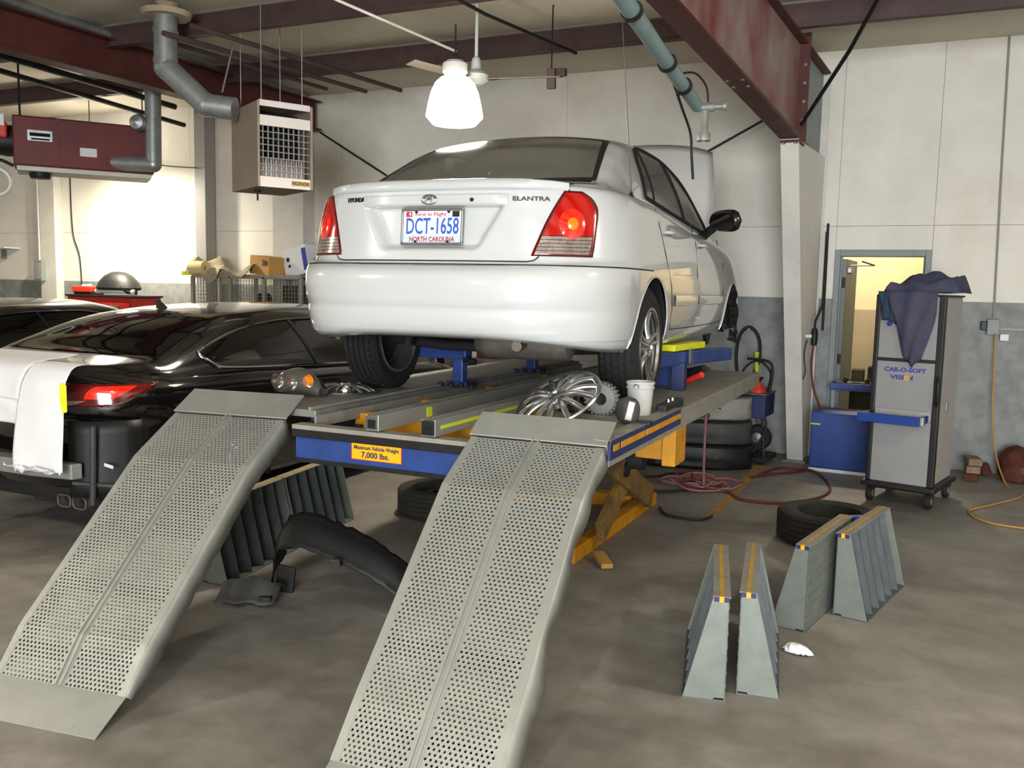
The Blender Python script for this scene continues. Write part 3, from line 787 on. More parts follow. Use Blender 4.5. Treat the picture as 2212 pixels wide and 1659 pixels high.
o = text_mesh('plate_state', 'NORTH CAROLINA', .031, 'plate_red', PL, (0, -.003, -.058), (R(90), 0, 0), bold=.0008); o.scale.x = .235/o.dimensions.x
o = text_mesh('plate_motto', 'First in Flight', .023, 'plate_red', PL, (-.008, -.003, .057), (R(90), 0, 0), bold=.0003); o.scale.x = .160/o.dimensions.x
stk = MB().box((-.121, -.003, .058), (.032, .001, .024)).build('plate_sticker', 'plate_red', PL)
text_mesh('sticker_text', '4', .022, 'plate_white', stk, (-.116, -.004, .058), (R(90), 0, 0), bold=.0006)
MB().box((.121, -.003, .058), (.036, .001, .026)).box((.121, -.0035, .064), (.026, .001, .006)).build('plate_sticker', 'ink_black', PL)
for sx in (-.075, .075):
    for sz in (.069, -.069): MB().lathe([(0, -.007), (.007, -.006), (.008, 0)], 10, 'y', c=(sx*1.12, 0, sz)).build('bolt', 'dark_metal', PL)
# tail lamps
lamp_rows = [(.742, .49, ('y', .268)), (.80, .508, ('y', .287)), (.88, .535, ('y', .308)), (.95, .563, ('y', .325)), (1.0, .585, ('y', .318)), (1.035, .60, ('y', .29))]
for sg, side in ((1, 'right'), (-1, 'left')):
    TL = E.rows_patch(lamp_rows, .007, 20, 24, sg).build('tail_lamp', 'dark_red_lens', CAR, smooth=60, solid=.004)
    inner = [(z, a+.012, ('y', b[1]-.014)) for z, a, b in lamp_rows]
    def sub(z0, z1):
        zs = [r[0] for r in inner]; fa = sp(zs, [r[1] for r in inner]); fb = sp(zs, [r[2][1] for r in inner])
        return [(z, fa(z), ('y', fb(z))) for z in np.linspace(z0, z1, 5)]
    E.rows_patch(sub(.835, 1.026), .0095, 18, 14, sg).build('red_lens', 'red_lens', TL, smooth=60)
    for k in range(5):
        z0 = .752+k*.0163
        E.rows_patch(sub(z0, z0+.0135), .0105, 16, 3, sg).build('clear_band', 'clear_lens', TL, smooth=60)
    # round turn signal inside the red lens
    zc_, sc = .888, E.s_at(.646, .888)
    def ring(rr, nm, m, off):
        P = []
        for u in np.linspace(0, 1, 6):
            row = []
            for t in np.linspace(0, 2*math.pi, 29):
                z = zc_+rr*u*math.sin(t); ss = sc+rr*u*math.cos(t)*.98
                row.append(E.pt(sg*ss, z, off+.006*(1-u*u)))
            P.append(row)
        MB().grid(P).build(nm, m, TL, smooth=60)
    ring(.068, 'signal_bowl', 'red_lens_bright', .0108)
    ring(.028, 'signal_bulb_lens', 'amber_lens' if sg > 0 else 'red_lens_bright', .0185)
# glass
MB_pane = E.top_patch(.565, 1.235, .625, .515, .005, 26, 16, .05, -.05)
RG = MB_pane.build('rear_window', 'smoked_sheen_pane', CAR, smooth=60)
def frame_path(y0, y1, w0, w1, bow0, bow1, n=24):
    f = lambda a, b: (a*(w0+(w1-w0)*b), (y0+bow0*a*a)*(1-b)+(y1+bow1*a*a)*b)
    pts = [f(a, 0) for a in np.linspace(-1, 1, n)]+[f(1, b) for b in np.linspace(0, 1, n)][1:]+[f(a, 1) for a in np.linspace(1, -1, n)][1:]+[f(-1, b) for b in np.linspace(1, 0, n)][1:-1]
    return pts
def band(pts_out, pts_in, nm, m, parent, off=.0062):
    P = [[(x, y, E.top_z(x, y)+off) for x, y in pts_out+pts_out[:1]], [(x, y, E.top_z(x, y)+off) for x, y in pts_in+pts_in[:1]]]
    MB().grid(P).build(nm, m, parent, smooth=60)
band(frame_path(.558, 1.245, .632, .522, .05, -.05), frame_path(.60, 1.20, .60, .495, .05, -.05), 'window_border', 'black_gap', RG)
E.top_patch(2.56, 3.36, .55, .63, .005, 20, 14, -.03, .03).build('windscreen', 'smoked_sheen_pane', CAR, smooth=60)
for sg in (1, -1):
    SW = E.side_patch(sg, 1.105, 2.94, wlo, whi, .004, 50, 12).build('side_window', 'smoked_sheen_pane', CAR, smooth=60)
    ol = E.side_outline(sg, 1.105, 2.94, wlo, whi, .006, 50)
    MB().tube(ol, .010, 6, closed=True).build('window_seal', 'black_gap', SW, smooth=50)
    for ya, yb in ((1.40, 1.30), (2.02, 2.10)):
        MB().tube([(sg*(E.side_x(y, z)+.004), y, z) for y, z in [(ya+(yb-ya)*t, (whi(ya)-.005)*(1-t)+(wlo(yb)+.005)*t) for t in np.linspace(0, 1, 12)]], .011 if ya > 1.6 else .007, 6).build('window_post', 'black_gap', SW, smooth=50)
    # doors: seams, handles and the lower moulding
    def wline(pts, r=.0028, nm='door_seam', m='seam'):
        MB().tube([E.pt(sg*E.s_at_y(y, z), z, .001) for y, z in pts], r, 6).build(nm, m, CAR)
    wline([(1.12, 1.03), (1.10, .95), (1.20, .80), (1.345, .62), (1.40, .50), (1.40, .385)])
    wline([(2.11, 1.03), (2.10, .9), (2.09, .7), (2.09, .385)])
    wline([(3.12, .98), (3.12, .8), (3.10, .6), (3.10, .385)])
    wline([(1.40, .385), (2.0, .38), (2.6, .38), (3.10, .385)])
    for y in (1.30, 2.27):
        h = MB(); zc_ = .915 if y < 2 else .895
        c = E.pt(sg*E.s_at_y(y, zc_), zc_, .0)
        h.lathe([(.0, .004), (.05, .003), (.056, -.004)], 20, 'x').build('handle_cup', 'cabinet_side', CAR, loc=(c[0]-.001*sg, c[1], c[2])).scale = (sg, 1.3, .62)
        MB().tube([(0, -.085, 0), (sg*.022, -.06, .0), (sg*.026, 0, 0), (sg*.022, .06, 0), (0, .085, 0)], [.008, .012, .013, .012, .008], 8).build('door_handle', 'white_paint', CAR, smooth=60, loc=c)
    for y0, y1 in ((1.42, 2.08), (2.11, 3.08)):
        P = [[E.pt(sg*E.s_at_y(y, z), z, o) for z, o in ((.515, .002), (.52, .014), (.56, .016), (.575, .012), (.58, .002))] for y in np.linspace(y0, y1, 14)]
        MB().grid(P).build('side_moulding', 'white_paint', CAR, smooth=40)
    # wheel arch lips and liners
    for hy, hz, hr in HOLE:
        lip = []
        for a in np.linspace(-14, 194, 44):
            y, z = hy+hr*math.cos(R(a)), hz+hr*math.sin(R(a))
            if z < .31: continue
            lip.append(E.pt(sg*E.s_at_y(y, z), z, .003))
        MB().tube(lip, .005, 8).build('arch_lip', 'white_paint', CAR, smooth=60)
        P = []
        for a in np.linspace(4, 163, 36):
            y, z = hy+(hr+.004)*math.cos(R(a)), hz+(hr+.004)*math.sin(R(a))
            P.append([(sg*.845, y, z), (sg*.70, y, z), (sg*.56, y, z)])
        MB().grid(P).build('arch_liner', 'underbody', CAR, smooth=60)
# side mirrors
for sg in (1, -1):
    mr = MB()
    q_ = [(-.085, .3), (-.078, .72), (-.05, .95), (0, 1.0), (.05, .93), (.085, .6), (.095, .0)]
    P = []
    for u in np.linspace(0, 2*math.pi, 21):
        row = []
        for t in np.linspace(-1, 1, 11):
            k = (1-abs(t)**3.2)**.5
            row.append((.115*t, .055*k*(1 if math.sin(u) > 0 else .75)*math.sin(u), .072*k*math.cos(u)*(1+.1*t)))
        P.append(row)
    yb = 2.46
    MI = mr.grid(P).build('side_mirror', 'black_paint', CAR, smooth=60, loc=(sg*.955, yb, 1.07), rot=(R(9), 0, -sg*R(13)))
    MB().tube([(-sg*.09, 0, -.05), (-sg*.16, .06, -.085), (-sg*.20, .09, -.11)], [.03, .03, .035], 10).build('mirror_foot', 'black_plastic', MI, smooth=60)
    MB().lathe([(0, 0), (.9, 0), (1., .05)], 20, 'y').build('mirror_glass', 'tint_glass', MI, loc=(0, -.047, 0)).scale = (.095, .03, .056)
# antenna
AB = E.pt(E.s_at_y(.79, 1.045), 1.045, 0)
AN = MB().lathe([(0, .035), (.006, .034), (.010, .015), (.022, 0), (0, 0)], 14).build('antenna_base', 'black_plastic', CAR, smooth=50, loc=(AB[0]-.035, AB[1], 1.052))
MB().tube([(0, 0, .03), (-.005, .01, .06), (-.085, .03, .88)], [.0055, .004, .0016], 8).build('antenna_mast', 'steel', AN, smooth=60)
# wheels: left rear, right rear, left front, right front
for sg in (-1, 1):
    tyre_and_rim(CAR, 'wheel', .305, .20, .205, 'alloy', (sg*.745, .96, .305), (R(12), 0, 0), sg)
# front right corner: wheel off, hub, disc, strut and a torn liner hanging in the arch
for sg in (-1, 1):
    hb = MB().lathe([(0, .02), (.125, .02), (.128, .0), (.06, -.004), (.0, -.004)], 32, 'x').build('brake_disc', 'dark_metal', CAR, smooth=40, loc=(sg*.66, 3.57, .31))
    MB().lathe([(0, .05), (.03, .05), (.034, .02), (.0, .02)], 16, 'x').build('hub_stub', 'steel', hb, smooth=40)
    MB().tube([(-sg*.06, 0, 0), (-sg*.10, .02, .38)], .034, 12).build('strut', 'underbody', hb, smooth=50)
    MB().box((.0, -.10, .03), (.06, .07, .12)).build('caliper', 'steel', hb, bevel=.012)
    P = []; rnd = random.Random(5)
    for i, a in enumerate(np.linspace(-22, 182, 40)):
        hy, hz, hr = 3.57, .315, .352; row = []
        for t in (0, .5, 1): row.append((sg*(.855-.06*t+rnd.uniform(-.008, .008)), hy+(hr-t*.075*rnd.uniform(.6, 1.25))*math.cos(R(a)), hz+(hr-t*.075*rnd.uniform(.5, 1.25))*math.sin(R(a))))
        P.append(row)
    MB().grid(P).build('torn_liner', 'black_plastic', CAR, solid=.004)
# underside: floor pan, rear axle beam, exhaust, tank
MB().lohi((-.70, .42, .34), (.70, 4.1, .37)).lohi((-.55, .14, .40), (.55, .5, .42)).build('floor_pan', 'underbody', CAR)
MB().tube([(-.66, .96, .29), (-.3, .90, .27), (.3, .90, .27), (.66, .96, .29)], .028, 10).tube([(-.55, .95, .28), (-.45, 1.5, .33)], .022).tube([(.55, .95, .28), (.45, 1.5, .33)], .022).tube([(-.5, .8, .27), (-.45, .8, .6)], .03).tube([(.5, .8, .27), (.45, .8, .6)], .03).build('rear_axle', 'underbody', CAR, smooth=50)
MB().tube([(.16, .30, .345), (.20, .34, .345), (.60, .38, .345), (.62, .38, .345)], [.05, .085, .085, .05], 14).tube([(.40, .30, .34), (.42, .16, .335)], .024, 12).tube([(.16, .34, .345), (.0, .8, .33), (.0, 2.6, .33)], .026, 10).build('exhaust', 'exhaust_steel', CAR, smooth=50)
MB().box((-.1, 1.35, .33), (.9, .5, .12)).build('fuel_tank', 'underbody', CAR, bevel=.03)
# cabin: seats behind the glass
MB().lohi((-.66, .62, .98), (.66, 1.12, 1.02)).build('parcel_shelf', 'interior', CAR)
MB().lohi((-.66, .6, .42), (.66, 3.2, .5)).lohi((-.68, 3.15, .5), (.68, 3.25, 1.0)).build('cabin_floor', 'interior', CAR)
for x, y, zt in ((-.33, 1.18, .62), (.33, 1.18, .62), (-.36, 2.15, .60), (.36, 2.15, .60)):
    SE = MB().box((0, 0, .18), (.5, .16, .62), rot=(R(-14), 0, 0)).build('seat_back', 'seat_cloth', CAR, bevel=.05, loc=(x, y, zt-.02))
    MB().box((0, 0, 0), (.27, .09, .17)).build('headrest', 'seat_cloth', SE, bevel=.035, loc=(0, -.10, .56))
MB().box((0, 0, 0), (.22, .05, .035)).build('brake_light', 'red_lens', CAR, bevel=.006, loc=(.0, .70, 1.04))
# raised hood and engine bay
P = []
for i in range(13):
    v = i/12; row = []
    for j in range(21):
        u = -1+2*j/20; wd_ = .68-.10*v*v
        row.append((u*wd_, .98*v-.05*v*abs(u)**3, .05*(1-u*u)*(1-.3*v)-.06*v*v-.03*abs(u)**6))
    P.append(row)
MB().grid(P).build('hood', 'white_paint', CAR, smooth=60, solid=.02, loc=(0, 3.40, .985), rot=(R(59), 0, 0))
MB().lohi((-.6, 3.45, .38), (.6, 4.3, .60)).build('engine', 'underbody', CAR)
MB().tube([(.55, 3.5, .95), (.56, 3.75, 1.42)], .006, 6).build('hood_prop', 'dark_metal', CAR)

# ================================================================== frame rack lift
LX0, LX1, RX0, RX1 = -3.12, -2.58, -1.63, -1.085
LIFT = thing('frame_rack_lift', (-2.1, 3.28, 0), 'blue and yellow frame rack lift carrying the white sedan', 'vehicle lift')
def L(x, y, z): return (x+2.1, y-3.28, z)
def lbox(a, b, nm, m, parent=None, bevel=.004):
    pa = parent or LIFT
    return MB().lohi(L(*a), L(*b)).build(nm, m, pa, bevel=bevel)
for x0, x1, ya, ye in ((LX0, LX1, 3.41, 7.0), (RX0, RX1, 3.305, 6.9)):
    rw = lbox((x0, ya, .965), (x1, ye, 1.0), 'runway', 'deck_steel' if x0 < -2.5 else 'dusty_metal')
    for xa in (x0, x1-.035): lbox((xa, ya+.01, .90), (xa+.035, ye, .966), 'runway_rail', 'lift_blue_dark' if x0 < -2.5 else 'dusty_metal', rw, .002)
lbox((LX1-.05, 3.42, .998), (LX1-.035, 6.95, 1.012), 'edge_strip', 'dusty_metal', None, .001)
lbox((LX1+.03, 3.36, .93), (LX1+.042, 6.95, .985), 'inner_rail', 'dusty_metal', None, .001)
lbox((LX1-.002, 3.34, .94), (LX1+.03, 6.95, .955), 'slot', 'black_gap', None, .0)
# outer right rail with its yellow stripe
rr = lbox((RX1, 3.29, .93), (RX1+.012, 4.42, 1.012), 'side_rail', 'lift_blue_dark', None, .002)
for a, b in ((3.33, 3.40), (3.43, 3.78), (3.80, 4.41)): lbox((RX1+.012, a, .962), (RX1+.0145, b, .988), 'rail_stripe', 'lift_yellow', rr, .0)
lbox((RX1-.06, 3.29, 1.0), (RX1+.012, 4.42, 1.012), 'rail_cap', 'dusty_metal', None, .001)
# front cross beam and tray
fb = lbox((LX1-.02, 3.285, .795), (RX0+.02, 3.30, .945), 'front_beam', 'lift_blue')
lbox((LX1-.02, 3.285, .775), (RX0+.02, 3.42, .797), 'beam_flange', 'dark_metal', fb, .002)
lbox((LX1-.03, 3.27, .93), (RX0+.02, 3.345, .952), 'beam_top', 'dusty_metal', fb, .003)
lbox((LX1-.03, 3.268, .895), (RX0+.02, 3.287, .932), 'beam_lip', 'dark_metal', fb, .003)
for y, s in ((3.43, .05), (3.56, .09)):
    MB().prism([(L(LX1+.02, 0, 0)[0], L(0, y, 0)[1]), (L(LX1+.02+s, 0, 0)[0], L(0, y+.09, 0)[1]), (L(RX0-.02-s, 0, 0)[0], L(0, y+.09, 0)[1]), (L(RX0-.02, 0, 0)[0], L(0, y, 0)[1])], .862, .870, 'z').build('tray', 'lift_blue_dark', LIFT)
    MB().tube([L(LX1+.02+s, y+.09, .873), L(LX1+.02, y, .882), L(RX0-.02, y, .882), L(RX0-.02-s, y+.09, .873)], .006, 6).build('tray_edge', 'dusty_metal', LIFT)
# yellow cross bars
for y in (3.72, 4.32, 5.15, 6.1):
    cbm = lbox((LX1+.01, y, .87), (RX0-.01, y+.02, .955), 'cross_bar', 'lift_yellow')
    lbox((LX1+.01, y+.02, .945), (RX0-.01, y+.10, .957), 'bar_flange', 'lift_yellow', cbm, .002)
    lbox((-2.13, y-.012, .865), (-2.07, y+.002, .957), 'bar_stiffener', 'lift_yellow', cbm, .002)
MB().lohi(L(LX1, 3.42, .80), L(RX0, 7.0, .812)).build('under_tray', 'dark_metal', LIFT)
for x in (LX1+.02, RX0-.06): lbox((x, 3.4, .813), (x+.04, 7.0, .9), 'main_beam', 'lift_blue_dark')
# warning plate on the front beam
wp = MB().box((0, 0, 0), (.262, .002, .076)).build('warning_plate', 'sticker_yellow', LIFT, loc=L(-2.155, 3.283, .858))
m = MB()
for a, b in (((-.133, -.0016, .036), (.133, .001, .039)), ((-.133, -.0016, -.039), (.133, .001, -.036)), ((-.133, -.0016, -.036), (-.129, .001, .036)), ((.129, -.0016, -.036), (.133, .001, .036))): m.lohi(a, b)
m.build('plate_border', 'plate_red', wp)
o = text_mesh('warning_text', 'Maximum Vehicle Weight', .024, 'sticker_ink', wp, (0, -.0018, .017), (R(90), 0, 0), bold=.0006); o.scale.x = .235/o.dimensions.x
o = text_mesh('warning_text', '7,000 lbs.', .036, 'sticker_ink', wp, (-.005, -.0018, -.015), (R(90), 0, 0), bold=.0008); o.scale.x = .145/o.dimensions.x
# scissor legs and base
def leg(pts, wd, hg, nm, m): 
    b = MB()
    for a, c in zip(pts[:-1], pts[1:]): b.bar(L(*a), L(*c), wd, hg)
    return b.build(nm, m, LIFT, bevel=.006)
for x, yb0 in ((-1.62, 4.75), (-2.45, 5.9)):
    leg([(x, 4.35, .86), (x-.08, 6.15, .12)], .05, .16, 'scissor_leg', 'lift_brown_yellow')
    leg([(x-.10, 6.6, .86), (x-.06, 5.0, .14)], .05, .14, 'scissor_leg', 'lift_brown_yellow')
    leg([(x-.17, yb0, .045), (x-.15, 6.45, .045)], .09, .09, 'base_beam', 'lift_yellow')
    MB().lathe([(0, -.06), (.05, -.06), (.05, .06), (0, .06)], 16, 'x', c=L(x-.06, 5.35, .47)).build('pivot', 'dark_metal', LIFT, smooth=30)
lbox((-2.55, 6.2, .0), (-1.85, 6.32, .09), 'base_cross', 'lift_yellow')
MB().box(L(-1.60, 4.83, .03), (.07, .2, .03), rot=(R(6), 0, R(35))).build('foot_wedge', 'stripe_yellow', LIFT, bevel=.004)
# lower right bracket and roller
lbox((-1.33, 4.50, .72), (-1.15, 4.62, .90), 'rail_bracket', 'lift_yellow')
lbox((-1.17, 4.44, .70), (-1.10, 4.66, .93), 'rail_bracket', 'lift_yellow')
MB().lathe([(0, -.04), (.055, -.04), (.055, .04), (0, .04)], 20, 'x', c=L(-1.33, 4.55, .70)).build('roller', 'rubber', LIFT, smooth=30)
# pinch weld clamp towers
def tower(x, y, sx, nm='clamp_tower'):
    tt = lbox((x-.07, y-.05, 1.0), (x+.07, y+.09, 1.03), nm, 'lift_blue_dark')
    MB().box(L(x, y, 1.10), (.075, .07, .20), taper=(.85, .9)).build('tower_post', 'lift_blue', tt, bevel=.006)
    lbox((x-.34 if sx < 0 else x-.06, y-.045, 1.165), (x+.06 if sx < 0 else x+.34, y+.045, 1.235), 'tower_arm', 'lift_blue', tt, .006)
    for dx in (.06, .10): MB().lathe([(0, -.02), (.02, -.02), (.02, .02), (0, .02)], 12, 'x', c=L(x+dx, y-.03, 1.19-.35*dx)).build('bolt', 'dark_metal', tt)
    for k in range(4): MB().lathe([(0, 0), (.018, 0), (.018, .02), (0, .025)], 10, c=L(x-.1+.07*k, y-.06, 1.0)).build('bolt', 'dark_metal', tt)
tower(-2.52, 4.75, -1); tower(-2.52, 5.86, -1)
cb_ = lbox((-1.58, 5.52, 1.0), (-1.42, 5.60, 1.14), 'clamp_block', 'lift_blue')
lbox((-1.56, 5.515, 1.10), (-1.50, 5.522, 1.125), 'block_label', 'white_plastic', cb_, 0)
ab = MB().bar(L(-1.40, 4.95, 1.20), L(-1.20, 6.2, 1.18), .07, .085).build('clamp_arm', 'lift_blue', LIFT, bevel=.006)
MB().bar(L(-1.36, 5.2, 1.262), L(-1.30, 5.75, 1.262), .09, .04).build('clamp_pad', 'neon_yellow', ab, bevel=.004)
MB().bar(L(-1.272, 5.40, 1.205), L(-1.265, 5.44, 1.205), .012, .09).build('arm_joint', 'steel', ab)
lbox((-1.36, 5.3, 1.0), (-1.28, 5.38, 1.17), 'clamp_post', 'lift_blue_dark')

# aluminium measuring rails across the lift
def rail(x, lb, stripe):
    t = thing('measuring_rail', (x, 3.27, .958), lb, 'rail', group='measuring rails on the lift')
    P = [(-.035, 0), (.035, 0), (.035, .072), (.024, .072), (.024, .055), (-.024, .055), (-.024, .072), (-.035, .072)]
    MB().prism(P, 0, 3.5, 'y').build('extrusion', 'aluminium', t, bevel=.002)
    MB().lohi((-.033, -.002, .004), (.033, .004, .068)).build('end_cap', 'dark_metal' if stripe else 'steel', t, bevel=.002)
    MB().lohi((-.020, -.004, .012), (.020, .0, .05)).build('cap_recess', 'black_gap', t)
    if stripe: MB().lohi((.035, .05, .028), (.0365, 2.2, .044)).build('stripe', 'tape_yellow', t)
    else: MB().lohi((.035, .42, .012), (.037, .47, .06)).build('marker', 'tape_yellow', t)
    return t
rail(-2.17, 'plain aluminium measuring rail on the lift with a small yellow marker', False)
rail(-1.885, 'aluminium measuring rail with a yellow stripe near the right ramp', True)

# ================================================================== perforated ramps
def ramp(name, origin, yaw, w, prof, plate, toe, lb, flange=.11, dent=None, seed=1):
    """prof: (d,z) polyline of the perforated part from bottom to top, along local +y; right edge at x=0"""
    rnd = random.Random(seed)
    t = thing(name, (origin[0], origin[1], 0), lb, 'ramp', rot=(0, 0, R(yaw)), group='perforated aluminium ramps')
    pts = [Vector((0, d, z)) for d, z in prof]
    cum = [0]
    for a, b in zip(pts[:-1], pts[1:]): cum.append(cum[-1]+(b-a).length)
    tot = cum[-1]
    def at(u, x, h=0.):
        u = min(max(u, 0), tot); i = 0
        while i < len(pts)-2 and u > cum[i+1]: i += 1
        k = (u-cum[i])/(cum[i+1]-cum[i]); p = pts[i].lerp(pts[i+1], k); d = (pts[i+1]-pts[i]).normalized(); n = Vector((0, -d.z, d.y))
        p = p+n*h; return (x, p.y, p.z)
    mar, mid = .028, .044
    pitch, rowp = .0182, .0160
    for half in (0, 1):
        xa = -w+mar if half == 0 else -w/2+mid/2; xb = -w/2-mid/2 if half == 0 else -mar
        nc = int((xb-xa)/pitch); px = (xb-xa)/(nc+.5); nr = int(tot/rowp); py = tot/nr
        m = MB()
        for r_ in range(nr):
            u0, u1 = r_*py, (r_+1)*py; um = (u0+u1)/2; off = px*.5*(r_ % 2)
            x0 = xa+off
            # half tile filler
            fx = (xa+nc*px, xb) if r_ % 2 == 0 else (xa, xa+off)
            k = len(m.v); m.v += [at(u0, fx[0]), at(u0, fx[1]), at(u1, fx[1]), at(u1, fx[0])]; m.f.append((k, k+1, k+2, k+3))
            for c in range(nc):
                cx_, rad = x0+(c+.5)*px, .0049
                k = len(m.v); hx, hy = px/2, py/2
                ring = [(-hx, -hy), (0, -hy), (hx, -hy), (hx, 0), (hx, hy), (0, hy), (-hx, hy), (-hx, 0)]
                m.v += [at(um+b, cx_+a) for a, b in ring]
                for q, rr_, hh in ((1, rad*1.25, .0004), (2, rad, .0), (3, rad*.98, -.0018)):
                    for j in range(8):
                        a = R(225+45*j); m.v.append(at(um+rr_*math.sin(a), cx_+rr_*math.cos(a), hh))
                for q in range(3):
                    for j in range(8): m.f.append((k+q*8+j, k+q*8+(j+1) % 8, k+(q+1)*8+(j+1) % 8, k+(q+1)*8+j))
        me = bpy.data.meshes.new('perforated_panel'); me.from_pydata(m.v, [], m.f); me.materials.append(MATS['aluminium'])
        o = link(bpy.data.objects.new('perforated_panel', me), t)
    # plain margins and the raised centre rib
    us = [0]+cum[1:-1]+[tot]
    for xa, xb, nm in ((-w, -w+mar+.001, 'edge_strip'), (-mar-.001, 0, 'edge_strip'), (-w/2-mid/2-.001, -w/2+mid/2+.001, 'centre_strip')):
        m = MB().grid([[at(u, x) for x in (xa, xb)] for u in us]); m.build(nm, 'aluminium', t, solid=.004)
    for dx in (-.012, .012):
        m = MB()
        for a, b in zip(us[:-1], us[1:]): m.bar(at(a, -w/2+dx, .005), at(b, -w/2+dx, .005), .007, .012)
        m.build('centre_rib', 'aluminium', t, bevel=.001)
    # side flanges hanging from the edges, bent here and there
    for x in (-w, 0):
        P = []
        for u in np.linspace(0, tot, 40):
            f = flange*min(1, .35+u/.25); bend = rnd.uniform(-.004, .004)+(dent(u) if dent and x == 0 else 0)
            P.append([at(u, x), at(u, x+bend*.5, -f*.5), at(u, x+bend, -f+rnd.uniform(-.004, .004))])
        MB().grid(P).build('side_flange', 'aluminium', t, smooth=35, solid=.004)
    # cross stiffeners under the deck
    for u in np.arange(.12, tot, .3):
        MB().bar(at(u, -w+.01, -.045), at(u, -.01, -.045), .03, .05).build('stiffener', 'aluminium_dark', t)
    # top plate and toe plate
    (d0, z0), (d1, z1) = plate
    MB().prism([(d0, z0), (d1, z1), (d1, z1+.006), (d0, z0+.006)], -w-.012, .012, 'x').build('top_plate', 'aluminium', t, bevel=.001)
    MB().tube([(-w, d0+.002, z0-.004), (0, d0+.002, z0-.004)], .006, 8).build('hinge', 'dark_metal', t)
    (e0, y0), (e1, y1) = toe
    MB().prism([(e0, y0), (e1, y1), (e1, y1-.005), (e0, y0-.005)], -w, 0, 'x').build('toe_plate', 'aluminium', t, bevel=.001)
    return t
ramp('loading_ramp', (-2.52, 2.095), 8, .60, [(.14, .088), (.262, .238), (.935, .795), (1.245, .962)], ((1.235, .962), (1.40, 1.052)), ((-.015, .006), (.145, .090)),
     'perforated aluminium ramp on the left in front of the black sedan', .105, None, 3)
ramp('loading_ramp', (-1.095, 3.34), 2, .57, [(-1.10, .085), (-.96, .235), (-.335, .838), (-.065, .988)], ((-.072, .988), (.055, 1.066)), ((-1.26, .006), (-1.095, .088)),
     'perforated aluminium ramp on the right leaning under the white sedan', .10, lambda u: .03*math.exp(-((u-.25)/.22)**2)+.008*math.sin(u*19), 4)

# ================================================================== wedge stands
def make_stand(sgn):
    """vertical closed side at x=0, sloping open side towards sgn*x; length along +y"""
    t = thing('wedge_stand', (0, 0, 0), '', 'stand', group='folded wedge stands')
    H_, WB, WT, LN = .42, .165, .062, .72; s = sgn
    MB().lohi((min(0, s*.004), 0, 0), (max(0, s*.004), LN, H_)).build('side_panel', 'stand_metal', t)
    for k, z in enumerate(np.linspace(.05, .37, 7)):
        MB().lohi((min(-s*.003, 0), .01, z), (max(-s*.003, 0), LN-.01, z+.018)).build('panel_bead', 'stand_metal', t, bevel=.002)
    for y in (0, LN-.005):
        MB().prism([(s*.0, .012), (s*.04, .012), (s*.05, 0), (s*WB, 0), (s*WT, H_), (0, H_)], y, y+.005, 'y').build('end_plate', 'stand_metal', t, bevel=.001)
    for y in np.linspace(0, LN, 7)[1:-1]:
        MB().prism([(s*.004, .006), (s*(WB-.006), .006), (s*(WT-.002), H_-.005), (s*.004, H_-.005)], y, y+.004, 'y').build('rib', 'aluminium_dark', t)
    MB().lohi((min(0, s*WB), 0, 0), (max(0, s*WB), LN, .005)).build('base_plate', 'aluminium_dark', t)
    top = MB().lohi((min(-s*.006, s*WT), -.006, H_), (max(-s*.006, s*WT), LN+.006, H_+.006)).build('top_plate', 'dusty_metal', t, bevel=.001)
    MB().lohi((min(s*.02, s*.036), -.0065, H_+.006), (max(s*.02, s*.036), LN+.006, H_+.007)).build('yellow_stripe', 'stand_stripe', top)
    MB().lohi((min(s*.0, s*.058), -.0075, H_-.016), (max(s*.0, s*.058), -.004, H_+.004)).build('dark_band', 'sticker_ink', top)
    MB().lohi((min(s*.020, s*.038), -.0085, H_-.017), (max(s*.020, s*.038), -.0045, H_+.005)).build('yellow_mark', 'sticker_yellow', top)
    return t
A, B = make_stand(-1), make_stand(1)
def place(src, first, x, y, yaw, lb, z=0, sc=1):
    o = src if first else copy_tree(src)
    o.location = (x, y, z); o.rotation_euler = (0, 0, R(yaw)); o['label'] = lb; return o
place(A, True, -.603, 3.394, 12, 'wedge stand with its ribbed open side facing left, nearest of the four')
place(A, False, -.405, 4.283, -11, 'wedge stand with smooth right side in front of the loose tyre')
place(B, True, -.575, 3.485, 8, 'wedge stand open on its right, beside the crumpled paper')
place(B, False, -.305, 4.605, -12.7, 'wedge stand with ribbed right side, nearest the tool cabinet')
place(B, False, -3.40, 3.50, 8, 'shaded wedge stand under the left ramp, beside the wheel liner')
place(B, False, -3.505, 4.24, 8, 'shaded wedge stand under the lift, behind the other one')

# ================================================================== parts lying on the lift
def wheel_cover(name, r, lb, loc, rot, sp_=7):
    t = thing(name, loc, lb, 'wheel cover', rot=rot)
    MB().lathe([(r-.022, -.010), (r-.004, -.012), (r, -.004), (r-.004, .004), (r-.018, .002), (r-.03, -.006)], 64).build('outer_ring', 'alloy', t, smooth=40)
    m = MB()
    for k in range(sp_):
        for dt in (-.17, .17):
            t0 = 2*math.pi*k/sp_; pts = []
            for u in np.linspace(0, 1, 8):
                rr_ = .04+(r-.06)*u; tt = t0+dt*(.9+.35*u)
                pts.append((rr_*math.cos(tt), rr_*math.sin(tt), .012-.022*u*u+.01*math.sin(u*math.pi)))
            m.tube(pts, [.016-.003*u for u in np.linspace(0, 1, 8)], 8)
    m.build('spokes', 'alloy', t, smooth=50)
    MB().lathe([(0, .022), (.045, .020), (.07, .010), (.075, -.006)], 32).build('hub', 'alloy', t, smooth=40)
    for k in range(5):
        a = 2*math.pi*k/5; MB().lathe([(0, .030), (.010, .028), (.013, .012)], 12, c=(.052*math.cos(a), .052*math.sin(a), 0)).build('lug_cap', 'chrome', t, smooth=40)
    return t
